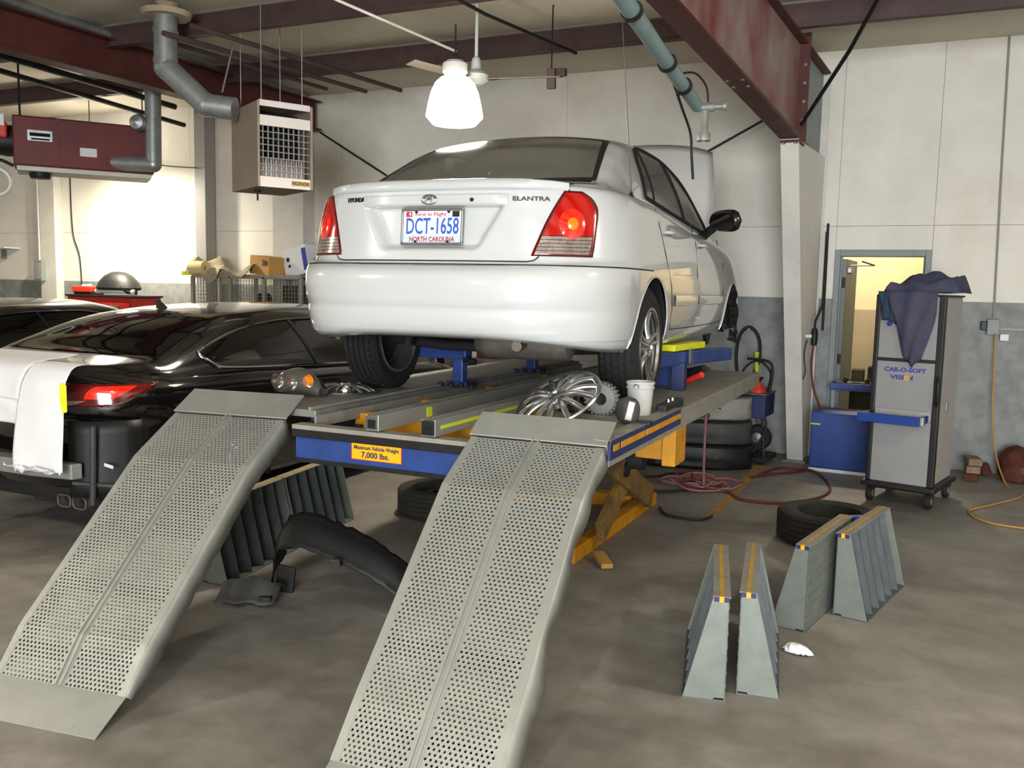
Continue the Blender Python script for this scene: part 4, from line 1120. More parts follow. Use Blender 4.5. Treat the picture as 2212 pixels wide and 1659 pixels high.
wheel_cover('wheel_cover', .205, 'chrome wheel cover propped up behind the right ramp', (-1.43, 3.62, 1.118), (R(30), R(-16), 0))
wheel_cover('wheel_cover', .19, 'chrome wheel cover lying flat beside the headlamp', (-2.90, 4.10, 1.012), (0, 0, R(20)))

def headlamp():
    t = thing('headlamp', (-3.03, 3.86, DECK), 'loose car headlamp unit lying on the left runway', 'headlamp', rot=(0, 0, R(-8)))
    P = []
    for i in range(15):
        u = i/14; wd_ = -.17+.34*u; row = []
        hgt = .155*(math.sin(math.pi*(.015+.97*u))**.38)*(1-.12*(1-u)); dep = .10*math.sin(math.pi*(.015+.97*u))**.5
        for j in range(11):
            a = math.pi*j/10; row.append((wd_, -dep*math.sin(a), hgt*(1-math.cos(a))/2+.002))
        P.append(row)
    MB().grid(P).build('lens', 'clear_cover', t, smooth=60)
    P2 = [[(x, .003 if j == 0 else .05*math.sin(math.pi*j/4), z) for j, (x, _, z) in enumerate([row[0], row[3], row[5], row[7], row[10]])] for row in P]
    MB().grid(P2).build('housing', 'grey_plastic', t, smooth=60)
    for x, r_, m_ in ((-.09, .048, 'chrome'), (.015, .045, 'chrome')):
        MB().lathe([(0, .03), (r_*.5, .022), (r_*.85, .005), (r_, -.015)], 24, 'y', c=(x, -.055, .072)).build('reflector', m_, t, smooth=50)
    MB().lathe([(0, -.012), (.026, -.008), (.036, .012)], 24, 'y', c=(.112, -.05, .085)).build('turn_lens', 'amber_lens', t, smooth=50).scale = (1, 1, 1)
    return t
headlamp()
# bits on the right runway
t = thing('bucket', (-1.215, 4.16, DECK), 'white plastic bucket standing on the right runway', 'bucket')
MB().lathe([(0, .004), (.050, .004), (.053, 0), (.066, .15), (.070, .152), (.070, .162), (.062, .162), (.050, .008), (0, .008)], 28).build('body', 'bucket_white', t, smooth=40)
MB().lathe([(.0665, .128), (.069, .131), (.0685, .136), (.0665, .138)], 28).build('rim_band', 'bucket_white', t, smooth=40)
MB().tube(arc((0, -.068, .14), .012, 200, -20, 10, 'xz'), .003, 6).build('handle', 'steel', t)
t = thing('side_mirror_unit', (-1.165, 3.80, DECK), 'loose grey car mirror standing on the right runway corner', 'mirror')
P = []
for u in np.linspace(0, 2*math.pi, 19):
    P.append([(.055*(1-abs(v)**2.6)**.5*math.cos(u), .05*(1-abs(v)**2.6)**.5*math.sin(u)*(1.2 if math.sin(u) > 0 else .7), .065+.065*v) for v in np.linspace(-1, 1, 11)])
MB().grid(P).build('housing', 'grey_plastic', t, smooth=60)
MB().box((.025, -.045, .07), (.035, .012, .09), rot=(0, R(12), R(15))).build('lens', 'clear_lens', t, bevel=.005)
MB().box((.06, .02, .012), (.09, .05, .02)).build('foot', 'black_plastic', t, bevel=.004)
t = thing('gear_hub', (-1.37, 4.02, DECK), 'grey toothed hub with a black backing behind the wheel cover', 'car part')
m = MB().lathe([(.03, 0), (.075, 0), (.075, .05), (.03, .05)], 36, 'y', c=(0, 0, .078), closed=True)
for k in range(24):
    a = 2*math.pi*k/24; m.box((.078*math.cos(a), .025, .078+.078*math.sin(a)), (.012, .05, .010), rot=(0, -a, 0))
m.build('toothed_ring', 'galvanised', t)
MB().lathe([(.0, .05), (.06, .05), (.06, .09), (0, .09)], 24, 'y', c=(0, 0, .078)).build('backing', 'black_plastic', t)
t = thing('black_casing', (-1.53, 4.12, DECK), 'black plastic casing lying between the wheel cover and tyre', 'car part')
MB().box((0, 0, .055), (.13, .2, .11), taper=(.7, .8)).build('shell', 'black_plastic', t, bevel=.015)
MB().box((-.02, -.09, .07), (.07, .05, .05)).box((.05, -.08, .03), (.04, .06, .05)).build('lugs', 'grey_plastic', t, bevel=.006)
t = thing('wiring_bar', (-1.13, 4.42, DECK), 'black bracket bar with two chrome studs on the runway edge', 'car part')
MB().box((0, 0, .022), (.05, .36, .044)).build('bar', 'black_plastic', t, bevel=.006)
for y in (-.05, .03): MB().lathe([(0, .060), (.010, .058), (.012, .044)], 12, c=(.0, y, 0)).build('stud', 'chrome', t, smooth=40)
t = thing('pneumatic_grinder', (-1.28, 5.55, 1.0), 'black and red air grinder lying on the right runway', 'tool', rot=(0, 0, R(-35)))
MB().tube([(-.16, 0, .06), (.02, 0, .10), (.10, 0, .13)], [.028, .032, .022], 12).build('body', 'black_plastic', t, smooth=50)
MB().tube([(-.05, -.02, .03), (.10, -.02, .09)], .02, 10).build('handle', 'bright_red', t, smooth=50)
MB().lathe([(0, 0), (.05, .004), (.05, .012), (0, .016)], 24, c=(-.17, 0, .02)).build('disc', 'dark_metal', t, smooth=40)

# ================================================================== things on the floor
def loose_tyre(name, loc, lb, r=.31, wd=.205, disc=True):
    t = thing(name, loc, lb, 'tyre')
    pr_ = [(.20, .012), (.23, .004), (r-.05, 0), (r-.012, .012)]
    for g in np.linspace(.035, wd-.035, 5): pr_ += [(r-.002, g-.012), (r, g-.004), (r-.008, g), (r, g+.004)]
    pr_ += [(r-.012, wd-.012), (r-.05, wd), (.23, wd-.004), (.20, wd-.012), (.195, wd-.03), (.19, .03)]
    MB().lathe(pr_, 56, closed=True).build('tyre', 'rubber_dusty', t, smooth=35)
    if disc:
        MB().lathe([(.192, wd-.02), (.196, wd-.012), (.18, wd-.03), (.16, wd-.075), (.11, wd-.055), (.085, wd-.045), (.055, wd-.05), (.05, wd-.09), (.0, wd-.09)], 40).build('wheel_disc', 'dark_metal', t, smooth=40)
        for k in range(8):
            a = 2*math.pi*k/8; MB().lathe([(.0, wd-.062), (.013, wd-.062), (.014, wd-.068)], 10, c=(.135*math.cos(a), .135*math.sin(a), 0)).build('vent_hole', 'black_gap', t)
    return t
loose_tyre('spare_tyre', (-3.02, 5.42, 0), 'loose wheel lying on the floor between the two ramps', .30, .20)
loose_tyre('bare_tyre', (-.46, 6.02, 0), 'loose bare tyre lying on the floor behind the wedge stands', .325, .21, False)
b = MB().box((0, 0, .012), (.2, .05, .02)).box((.06, 0, .02), (.1, .07, .02)).build('blue_clamp', 'brand_blue', loc=(-.24, 5.86, .21), rot=(0, 0, R(30)), bevel=.005); tag(b, 'small blue clamp resting on the bare tyre', 'clamp')

def wheel_liner():
    t = thing('wheel_liner', (-2.58, 3.62, 0), 'black plastic wheel arch liner lying on the floor between the ramps', 'wheel liner', rot=(0, 0, R(12)))
    P = []
    rnd = random.Random(2)
    path = smooth_path([(-.42, .10, .03), (-.40, .09, .16), (-.36, .06, .27), (-.22, .03, .31), (0, 0, .265), (.20, -.03, .20), (.36, -.05, .11), (.42, -.06, .02)], 6)
    for i, p in enumerate(path):
        u = i/(len(path)-1); row = []
        tn = (path[min(i+1, len(path)-1)]-path[max(i-1, 0)]).normalized(); up = Vector((-tn.z, 0, tn.x))
        wd_ = .22-.03*u+.01*math.sin(i*2.3)
        for v in np.linspace(-.5, .5, 9):
            hgt = -.03*(2*v)**2 + (.012 if abs(v) > .45 else 0)
            ed = rnd.uniform(-.008, .008) if abs(v) > .45 else 0
            q_ = p+Vector((0, 0, .05))+Vector((0, .72, .69))*v*wd_+up*(hgt+ed); row.append((q_.x, q_.y, max(q_.z, .004)))
        P.append(row)
    MB().grid(P).build('liner_shell', 'black_plastic', t, smooth=45, solid=.005)
    MB().box((.02, -.12, .235), (.05, .02, .05), rot=(R(20), 0, 0)).box((.30, .085, .13), (.07, .02, .04)).build('clip', 'grey_plastic', t, bevel=.006)
    MB().box((-.33, .04, .07), (.10, .02, .14), rot=(0, R(8), 0)).build('end_flap', 'black_plastic', t, bevel=.004)
    return t
wheel_liner()
t = thing('splash_shield', (-2.98, 3.40, 0), 'grey plastic splash shield lying beside the wheel liner', 'car part', rot=(0, 0, R(20)))
P = [[(-.15+.3*i/8, -.09+.18*j/6+.02*math.sin(i*1.7), .02+.10*math.exp(-((j-4)/2.)**2)*(1-.35*abs(i-4)/4)) for j in range(7)] for i in range(9)]
MB().grid(P).build('shield', 'grey_plastic', t, smooth=40, solid=.005)
MB().box((.10, -.05, .03), (.06, .05, .04)).build('tab', 'black_plastic', t, bevel=.006)
# crumpled paper
m = MB(); rnd = random.Random(11); P = []
for i in range(11):
    row = []
    for j in range(8):
        u, v = i/10-.5, j/7-.5; k = 1-.55*(2*abs(v))**2*abs(u)
        row.append((u*.145*k+rnd.uniform(-.004, .004), v*.075*(1-.5*(2*abs(u))**2.5)+rnd.uniform(-.004, .004), .004+.032*(1-(2*u)**2)*(1-(2*v)**2)+rnd.uniform(0, .010)))
    P.append(row)
o = m.grid(P).build('paper_scrap', 'paper_white', smooth=25, solid=.001, loc=(-.405, 4.03, 0), rot=(0, 0, R(-12))); tag(o, 'crumpled white paper scrap on the floor beside the wedge stands', 'paper')
# painted floor line
o = MB().lohi((-1.31, 6.27, .0), (-1.235, 8.6, .002)).build('floor_stripe', 'stripe_yellow'); tag(o, 'worn yellow stripe painted on the floor beside the hose', 'floor stripe', kind='structure'); base_origin(o)

# ================================================================== dark sedans on the left
def dark_sedan(name, loc, yaw, lb, paint, scale=1., stripped=True):
    car = thing(name, loc, lb, 'car', rot=(0, 0, R(yaw)))
    car.scale = (scale, scale, scale)
    if stripped:   # rear bumper cover removed: the wall below the lamps sits further in
        lv = [(.28, .30, .26, .86, .22, .12), (.34, .26, .30, .90, .30, .05), (.45, .24, .42, .92, .42, .01), (.60, .22, .58, .938, .55, .0), (.74, .18, .70, .938, .63, .02), (.78, .10, .76, .935, .68, .06),
              (.84, .07, .82, .93, .72, .12), (.93, .07, .90, .92, .76, .2), (1.02, .09, .925, .905, .80, .3), (1.065, .115, .945, .882, .82, .36), (1.08, .14, .955, .862, .83, .42)]
    else:
        lv = [(.28, .10, .26, .86, .22, .12), (.34, .05, .30, .90, .30, .05), (.45, .02, .42, .92, .42, .01), (.60, .0, .58, .938, .55, .0), (.74, .02, .70, .938, .63, .02), (.78, .06, .76, .935, .68, .06),
              (.84, .07, .82, .93, .72, .12), (.93, .07, .90, .92, .76, .2), (1.02, .09, .925, .905, .80, .3), (1.065, .115, .945, .882, .82, .36), (1.08, .14, .955, .862, .83, .42)]
    belt = sp([0, .6, 1.2, 2.0, 3.0, 3.8, 4.9], [.05, .05, .04, .01, -.03, -.07, -.15])
    zc = sp([.12, .3, .58, .82, 1.06, 1.3, 1.6, 2.2, 2.7, 3.0, 3.4, 3.75, 4.0, 4.5, 4.9], [1.085, 1.10, 1.125, 1.225, 1.32, 1.385, 1.42, 1.442, 1.435, 1.385, 1.21, 1.04, 1.0, .92, .8])
    zr = sp([.12, .3, .58, .82, 1.06, 1.3, 1.6, 2.2, 2.7, 3.0, 3.4, 3.75, 4.0, 4.5, 4.9], [1.075, 1.09, 1.105, 1.18, 1.265, 1.325, 1.365, 1.388, 1.38, 1.33, 1.16, 1.01, .97, .88, .78])
    xr = sp([.12, .4, .7, 1.0, 1.4, 1.8, 2.4, 2.9, 3.4, 3.75, 4.5], [.70, .76, .74, .69, .635, .61, .60, .62, .68, .71, .68])
    S = Shell(4.9, .70, .85, 2.7, lv, belt, zc, zr, xr, NS=(24, 50, 14), NV=36)
    holes = [(1.08, .33, .37), (3.86, .33, .37)]
    S.lower_mesh(holes).build('body', paint, car, smooth=50)
    S.upper_mesh().build('roof_and_pillars', paint, car, smooth=50)
    S.top_patch(.60, 1.32, .70, .58, .004, 24, 16, .08, -.05).build('rear_window', 'tint_glass', car, smooth=60)
    S.top_patch(2.92, 3.66, .57, .66, .004, 16, 12, -.03, .03).build('windscreen', 'tint_glass', car, smooth=60)
    wl_ = sp([.93, 1.08, 2.0, 3.2], [1.132, 1.04, .995, .945]); wh = sp([.93, 1.05, 1.3, 1.6, 1.95, 2.4, 2.7, 3.0, 3.2], [1.142, 1.185, 1.252, 1.30, 1.325, 1.33, 1.295, 1.16, .95])
    for sg in (1, -1):
        W_ = S.side_patch(sg, .94, 3.18, wl_, wh, .004, 44, 8).build('side_window', 'tint_glass', car, smooth=60)
        MB().tube(S.side_outline(sg, .94, 3.18, wl_, wh, .009, 40), .011, 6, closed=True).build('chrome_trim', 'chrome', W_, smooth=50)
        MB().tube([(sg*(S.side_x(y, z)+.005), y, z) for y, z in [(1.98+.14*t, 1.32*(1-t)+.985*t) for t in np.linspace(0, 1, 10)]], .016, 6).build('window_post', 'black_gap', W_, smooth=50)
        hd = S.pt(sg*S.s_at_y(1.62, .955), .955, 0)
        MB().tube([(0, -.10, 0), (sg*.03, -.07, 0), (sg*.032, .05, 0), (0, .09, 0)], [.008, .012, .012, .008], 8).build('door_handle', 'chrome', car, smooth=60, loc=hd)
        for hy, hz, hr in holes:
            P = [[(sg*x, hy+hr*math.cos(R(a)), hz+hr*math.sin(R(a))) for x in (.93, .75, .6)] for a in np.linspace(-10, 190, 30)]
            MB().grid(P).build('arch_liner', 'underbody', car, smooth=60)
        for hy in (1.08, 3.86): tyre_and_rim(car, 'wheel', .33, .22, .22, 'alloy', (sg*.80, hy, .33), (0, 0, 0), sg)
        rows = [(.862, .46, ('y', .26)), (.89, .46, ('y', .33)), (.94, .47, ('y', .42)), (.99, .52, ('y', .52))] if stripped else [(.838, .46, ('y', .25)), (.965, .52, ('y', .4))]
        TL_ = S.rows_patch(rows, .006, 16, 10, sg).build('tail_lamp', 'dark_red_lens', car, smooth=60, solid=.004)
        rs = [(z, a+.015, ('y', b[1]-.04)) for z, a, b in rows]
        fa = sp([r[0] for r in rs], [r[1] for r in rs]); fb = sp([r[0] for r in rs], [r[2][1] for r in rs])
        S.rows_patch([(z, fa(z), ('y', fb(z)*.62)) for z in np.linspace(rows[0][0]+.006, rows[0][0]+.034, 3)], .010, 12, 3, sg).build('reverse_lens', 'clear_lens', TL_, smooth=60)
        S.rows_patch([(z, fa(z)+.16, ('y', fb(z)*.86)) for z in np.linspace(rows[0][0]+.044, rows[-1][0]-.01, 4)], .010, 12, 5, sg).build('bright_lens', 'red_lens_bright', TL_, smooth=60)
        ring = [S.pt(sg*S.s_at(a, z), z, .010) for z, a, b in rows]+[S.pt(sg*S.s_at_y(b[1], z), z, .010) for z, a, b in rows[::-1]]
        MB().tube([Vector(p) for p in ring], .006, 6, closed=True).build('lamp_bezel', 'chrome', TL_, smooth=50)
    FA = MB().prism([(-.02, 0), (.10, 0), (.075, .012), (.0, .065), (-.02, .062)], -.008, .008, 'x').build('fin_antenna', 'black_plastic', car, bevel=.003, loc=(.0, 1.36, S.top_z(0, 1.38)-.002))
    MB().lohi((-.7, .4, .22), (.7, 4.4, .26)).build('floor_pan', 'underbody', car)
    if stripped:
        MB().prism([(-.68, .12), (.68, .12), (.66, .06), (.35, .02), (-.35, .02), (-.66, .06)], .455, .545, 'z').build('bumper_beam', 'aluminium', car, bevel=.006)
        for x in (-.48, .48): MB().box((x, .17, .50), (.10, .18, .08)).build('crash_box', 'dark_metal', car, bevel=.006)
        for sx in (-1, 1):
            P = [[(sx*(.56+.30*u), .13+.26*u*u, z) for u in np.linspace(0, 1, 7)] for z in np.linspace(.33, .78, 7)]
            MB().grid(P).build('side_bracket', 'black_plastic', car, smooth=50, solid=.006)
            m = MB().tube([(sx*.72, .15, .30), (sx*.74, .15, .76)], .018, 8).tube([(sx*.60, .12, .42), (sx*.82, .24, .40)], .014, 8)
            m.build('stiffener', 'grey_plastic', car, smooth=50)
            ex = MB()
            for dx in (-.065, .065):
                pts = [(.054*math.copysign(abs(math.cos(t))**.6, math.cos(t)), .036*math.copysign(abs(math.sin(t))**.6, math.sin(t))) for t in np.linspace(0, 2*math.pi, 25)[:-1]]
                ex.tube([(dx+a, 0, b_) for a, b_ in pts], .006, 6, closed=True)
                ex.grid([[(dx+a*.98, yy, b_*.98) for a, b_ in pts+pts[:1]] for yy in (0, .16)])
            ex.build('exhaust_tip', 'exhaust_steel', car, smooth=50, loc=(sx*.46, .22, .27))
        MB().lohi((-.80, .26, .24), (.80, .5, .34)).build('muffler', 'underbody', car, bevel=.03)
        MB().box((.60, .13, .59), (.07, .004, .018), rot=(0, R(8), 0)).build('sticker', 'white_plastic', car, loc=(.21, .06, -.06))
    return car
dark_sedan('black_sedan', (-5.0, 3.42, 0), 0, 'glossy black sedan with its rear bumper removed, left of the lift', 'black_paint')
dark_sedan('brown_sedan', (-7.85, 3.55, 0), 0, 'dark brown sedan parked behind the black one at the left edge', 'brown_paint', .975, False)

# masking paper over the trunk corner of the black sedan
t = thing('masking_paper', (-5.0, 3.42, 1.0), 'white masking paper taped over the back of the black sedan', 'masking paper')
rnd = random.Random(4)
def sheet(x0, x1, prof, nm, m='paper_white', torn=.0):
    P = []
    pp = smooth_path([(0, y, z) for y, z in prof], 5)
    for j, x in enumerate(np.linspace(x0, x1, 22)):
        row = []
        for i, p in enumerate(pp):
            k = i/(len(pp)-1)
            q_ = Vector((x+.012*math.sin(k*5+j*.2)*k, p.y-.012*math.sin(x*11+k*4)*k-.006*math.sin(x*23-k*7)*k, p.z))
            if i == len(pp)-1 and torn: q_.z += rnd.uniform(-.02, torn)
            row.append(tuple(q_))
        P.append(row)
    return MB().grid(P).build(nm, m, t, smooth=50, solid=.0015)
sheet(.33, .69, [(.17, .113), (.12, .108), (.09, .10), (.05, .07), (.0, -.02), (-.02, -.20), (-.035, -.40), (-.03, -.50)], 'hanging_sheet', torn=.05)
sheet(-.62, .34, [(.40, .14), (.30, .125), (.16, .116), (.06, .085), (.012, .0), (.0, -.10)], 'trunk_sheet')
sheet(-.62, .35, [(.02, -.07), (.0, -.13), (.0, -.24)], 'lower_sheet', 'paper_white')
P = [[(.69+.01*math.sin(z*40), -.012-.02*(1-z)*.3, .02-.17*z) for z in (0, .3, .6, 1)], [(.722, -.002, .01-.15*z) for z in (0, .3, .6, 1)]]
MB().grid(P).build('tape', 'neon_yellow', t, solid=.002)
P = [[(.27+.055*i+rnd.uniform(-.01, .01), -.02+rnd.uniform(-.015, .015)-.06*j/3, -.495+.03*j/3+rnd.uniform(-.01, .012)) for j in range(4)] for i in range(8)]
MB().grid(P).build('crumpled_edge', 'paper_white', t, solid=.0015)

# ================================================================== overhead equipment
# gas unit heater
HT = thing('unit_heater', (-4.97, 5.82, 2.38), 'tan gas unit heater with a louvred front hanging from the roof', 'heater', rot=(0, 0, R(60)))
w_, d_, h_ = .47, .66, .685
MB().lohi((0, .02, 0), (.012, d_, h_)).lohi((w_-.012, .02, 0), (w_, d_, h_)).lohi((.012, .02, h_-.012), (w_-.012, d_, h_)).lohi((.012, .02, 0), (w_-.012, d_, .012)).lohi((.012, d_-.012, .012), (w_-.012, d_, h_-.012)).build('casing', 'heater_tan', HT, bevel=.004)
for xa in (-.002, w_-.018): MB().lohi((xa, 0, -.002), (xa+.02, .03, h_)).build('front_trim', 'heater_tan', HT, bevel=.003)
MB().lohi((.018, .005, 0), (w_-.018, .03, .085)).build('front_panel', 'heater_white', HT, bevel=.003)
MB().lohi((.018, .005, .49), (w_-.018, .03, .575)).build('front_panel', 'heater_white', HT, bevel=.003)
MB().lohi((.018, .01, .645), (w_-.018, .03, h_+.01)).build('top_trim', 'heater_white', HT, bevel=.003)
MB().lohi((.012, .30, .085), (w_-.012, .31, .645)).build('dark_back', 'black_gap', HT)
for k in range(9):
    x = .055+k*(w_-.12)/8
    MB().lohi((x-.003, .03, .085), (x+.003, .05, .49)).build('louvre', 'louvre_grey', HT)
    P = []
    for z in np.linspace(.085, .25, 8):
        hw = .022*(1-((z-.085)/.166))**.7+.003
        P.append([(x-hw, .10, z), (x, .07, z), (x+hw, .10, z)])
    MB().grid(P).build('burner_tube', 'heater_white', HT, smooth=60)
for k in range(7):
    z = .13+k*.052; MB().lohi((.018, .02, z), (w_-.018, .035, z+.006)).build('louvre', 'louvre_grey', HT)
bp_ = MB().lohi((w_-.185, .002, .025), (w_-.025, .006, .065)).build('name_plate', 'name_plate_gold', HT)
o = text_mesh('name_text', 'REZNOR', .034, 'interior', bp_, (w_-.105, .0012, .045), (R(90), 0, 0), bold=.0006); o.scale.x = .145/o.dimensions.x
MB().lathe([(.0, -.09), (.008, -.09), (.008, -.02), (.03, -.015), (.03, 0), (0, 0)], 12, c=(.10, .3, 0)).build('gas_cock', 'dark_metal', HT)
for x, y in ((.06, .08), (w_-.06, .08), (.06, d_-.08), (w_-.06, d_-.08)):
    MB().tube([(x, y, h_), (x, y, 3.85-2.38)], .005, 6).build('hanger_rod', 'steel', HT)
MB().tube([(w_, d_-.12, .56), (w_+.22, d_-.05, .55)], .035, 10).build('pipe_stub', 'galvanised', HT, smooth=50)

def duct(name, pts, r, lb, cat='duct', bands=()):
    t = thing(name, pts[-1], lb, cat)
    P = [Vector(p)-Vector(pts[-1]) for p in pts]
    for i, (a, b) in enumerate(zip(P[:-1], P[1:])):
        MB().tube([a, b], r, 20).build('pipe_section', 'galvanised', t, smooth=50)
    for p in P[1:-1]:
        m = MB(); n = 10
        m.lathe([(r*1.02*math.sin(math.pi*k/n)+.0, r*1.02*math.cos(math.pi*k/n)) for k in range(n+1)], 20, c=p); m.build('elbow', 'galvanised', t, smooth=60)
    for i, k in bands:
        a, b = P[i], P[i+1]; q_ = a.lerp(b, k); d = (b-a).normalized()*.012
        MB().tube([q_-d, q_+d], r*1.06, 20).build('joint_band', 'galvanised', t, smooth=40)
    return t
duct('flue_pipe', [(-5.30, 5.93, 3.03), (-5.53, 5.84, 3.06), (-5.86, 5.73, 3.37), (-5.885, 5.765, 3.87)], .095, 'galvanised flue pipe bending down to the tan unit heater', bands=((1, .05), (1, .95), (2, .1), (2, .6)))
o = MB().lathe([(.0, .0), (.19, -.01), (.21, .03), (.10, .06), (.10, .10)], 24).build('roof_collar', 'paper_brown', loc=(-5.88, 5.77, 3.79), smooth=40); tag(o, 'torn insulation collar where the flue meets the roof', 'collar')
duct('vent_pipe', [(-7.77, 6.77, 2.80), (-7.30, 6.95, 2.787), (-7.34, 7.0, 3.60), (-7.35, 7.0, 3.87)], .08, 'galvanised vent pipe rising from the red heater', bands=((1, .9), (2, .1), (0, .1)))
o = MB().lathe([(0, -.08), (.07, -.06), (.09, 0), (.07, .06), (0, .08)], 20, 'y', c=(0, 0, 0)).build('draft_damper', 'galvanised', loc=(-7.42, 6.88, 3.20), rot=(0, 0, R(20)), smooth=50); tag(o, 'round draft damper on the vent pipe', 'damper')

# red heater
RH = thing('red_heater', (-8.2, 6.04, 2.70), 'red box heater with burner hanging at the left edge', 'heater', rot=(0, 0, R(52)))
RH.scale = (1.29, 1.29, 1.29)
MB().lohi((0, 0, 0), (1.0, .40, .375)).build('casing', 'heater_red', RH, bevel=.012)
MB().lohi((.02, .02, -.035), (.98, .38, 0)).build('base_pan', 'column_paint', RH, bevel=.004)
for x in (.30, .62): MB().lohi((x, -.004, .005), (x+.02, .0, .37)).build('casing_seam', 'heater_red', RH)
MB().lohi((.10, -.006, .19), (.27, .0, .27)).build('label_plate', 'galvanised', RH)
MB().lohi((.115, -.009, .225), (.255, -.005, .25)).lohi((.125, -.009, .198), (.25, -.005, .21)).build('louvre_slot', 'black_gap', RH)
MB().lohi((.46, -.006, .10), (.58, 0, .165)).build('rating_label', 'paper_white', RH)
MB().lathe([(0, -.20), (.10, -.20), (.12, -.05), (.12, 0), (0, 0)], 24, 'x', c=(0, .2, .20)).build('burner_head', 'dark_metal', RH, smooth=40)
MB().box((-.11, .12, .26), (.15, .2, .12)).build('gas_valve', 'bright_red', RH, bevel=.015)
MB().box((-.10, .05, .33), (.10, .08, .09)).build('control_box', 'white_plastic', RH, bevel=.006)
MB().tube(smooth_path([(-.2, .1, .0), (-.1, .02, .03), (0, .0, -.01)], 5), .012, 8).build('gas_line', 'dark_metal', RH, smooth=50)
MB().tube([(-.12+.10*math.cos(t), -.05, -.14+.10*math.sin(t)) for t in np.linspace(0, 2*math.pi, 25)[:-1]], .014, 8, closed=True).build('coiled_cord', 'white_plastic', RH, smooth=60)
MB().lathe([(0, -.05), (.07, -.05), (.08, -.03), (.08, 0), (0, 0)], 20, c=(.18, .15, -.03)).build('bottom_cap', 'dark_metal', RH, smooth=40)
for x in (.05, .95):
    for y in (.05, .35): MB().tube([(x, y, .375), (x, y, (3.88-2.70)/1.29)], .005, 6).build('hanger_rod', 'dark_metal', RH)

# pipes, channels and conduits under the roof
rod('steel_pipe', [(-6.86, 3.0, 3.95), (-7.0, 5.3, 3.86), (-7.02, 8.9, 3.80)], .05, 'galvanised', 'galvanised pipe running on top of the left rafter', 'pipe', n=14)
rod('steel_channel', [(-8.35, 4.0, 3.70), (-8.9, 9.0, 3.62)], .03, 'dark_metal', 'dark pipe above the red heater', 'pipe', 'pipes above the red heater')
rod('steel_channel', [(-8.05, 4.0, 3.74), (-8.25, 8.2, 3.66)], .035, 'dark_metal', 'thick dark pipe beside the first above the red heater', 'pipe', 'pipes above the red heater')
rod('roof_channel', [(-5.45, 5.6, 3.63), (-5.1, 8.2, 3.63)], .022, 'purlin_brown', 'thin brown channel above the unit heater', 'pipe', 'channels above the unit heater')
rod('roof_channel', [(-5.75, 5.6, 3.60), (-5.4, 8.0, 3.60)], .022, 'purlin_brown', 'brown channel left of the other above the unit heater', 'pipe', 'channels above the unit heater')
rod('roof_channel', [(-6.1, 5.9, 3.66), (-5.9, 8.0, 3.66)], .02, 'purlin_brown', 'brown channel nearest the flue pipe', 'pipe', 'channels above the unit heater')
rod('conduit', [(-4.55, 2.0, 3.74), (-4.20, 4.6, 3.70), (-3.42, 6.3, 3.42)], .011, 'column_paint', 'thin pale conduit running down to the ceiling fan', 'conduit')
rod('conduit', [(-3.45, 2.0, 3.62), (-3.12, 6.2, 3.64), (-2.9, 7.55, 3.66)], .014, 'dark_metal', 'dark conduit between the lamp and the blue tube', 'conduit')
rod('hanging_chain', [(-5.46, 6.1, 3.62), (-5.52, 6.02, 3.2)], .010, 'steel', 'short chain strap beside the flue pipe', 'chain')
# ceiling fan
FN = thing('ceiling_fan', (-3.20, 6.22, 3.14), 'grey ceiling fan on a long rod behind the lamp', 'fan')
MB().tube([(0, 0, .08), (0, 0, .66)], .014, 10).build('down_rod', 'fan_body', FN, smooth=50)
MB().lathe([(0, .0), (.05, -.01), (.10, .02), (.105, .06), (.085, .085), (.045, .10), (.035, .18), (.02, .20), (0, .20)], 28).build('motor', 'fan_body', FN, smooth=40)
MB().lathe([(.0, .76), (.05, .76), (.055, .70), (.03, .60), (.0, .60)], 20).build('canopy', 'fan_body', FN, smooth=40)
for k, a in enumerate((12, 132, 252)):
    MB().box((.38, 0, .035), (.56, .10, .008), rot=(R(10), 0, 0)).build('blade', 'fan_blade', FN, bevel=.003, rot=(0, 0, R(a)))
    MB().box((.12, 0, .035), (.12, .03, .012)).build('blade_bracket', 'dark_metal', FN, rot=(0, 0, R(a)))
o = MB().box((0, 0, 0), (.07, .05, .16), rot=(R(8), 0, R(10))).box((.07, .03, .05), (.09, .05, .06)).build('purlin_clip', 'purlin_brown', loc=(-2.86, 6.9, 3.30), bevel=.004); tag(o, 'brown steel clip hanging near the fan blade', 'bracket')
MB().tube([(0, 0, .0), (0, 0, .62)], .006, 6).build('hanger', 'dark_metal', o)
# blue-green service tube with nozzle and hoses
TB = thing('service_boom', (-1.27, 5.30, 2.68), 'blue green service tube sloping down from the roof with a nozzle', 'boom')
top = Vector((-1.19, 1.60, 3.045))-Vector((-1.27, 5.30, 2.68))
MB().tube([top, (.033, -1.52, .15), (0, 0, 0)], [.044, .041, .036], 18).build('tube', 'tube_green', TB, smooth=50)
MB().lathe([(.022, .0), (.026, -.01), (.024, -.15), (.040, -.17), (.040, -.21), (.030, -.21)], 18, c=(.045, .01, .01)).build('nozzle', 'aluminium', TB, smooth=40)
MB().lathe([(0, -.05), (.022, -.05), (.026, .05), (.016, .06), (.016, .10), (.026, .105), (.026, .125), (0, .125)], 16, 'x', c=(.05, 0, -.01)).build('valve', 'aluminium', TB, smooth=40)
MB().tube(smooth_path([(-.03, -.42, .04), (-.035, -.2, -.05), (-.02, -.05, -.16), (-.015, -.02, -.28), (-.005, 0, -.42)], 6), .008, 8).build('hanging_cable', 'cable_black', TB, smooth=60)
MB().tube(smooth_path([(-.02, -.42, .09), (.04, -.25, .13), (.06, -.05, .10), (.065, 0, .02)], 6), .006, 8).build('cable', 'cable_black', TB, smooth=60)
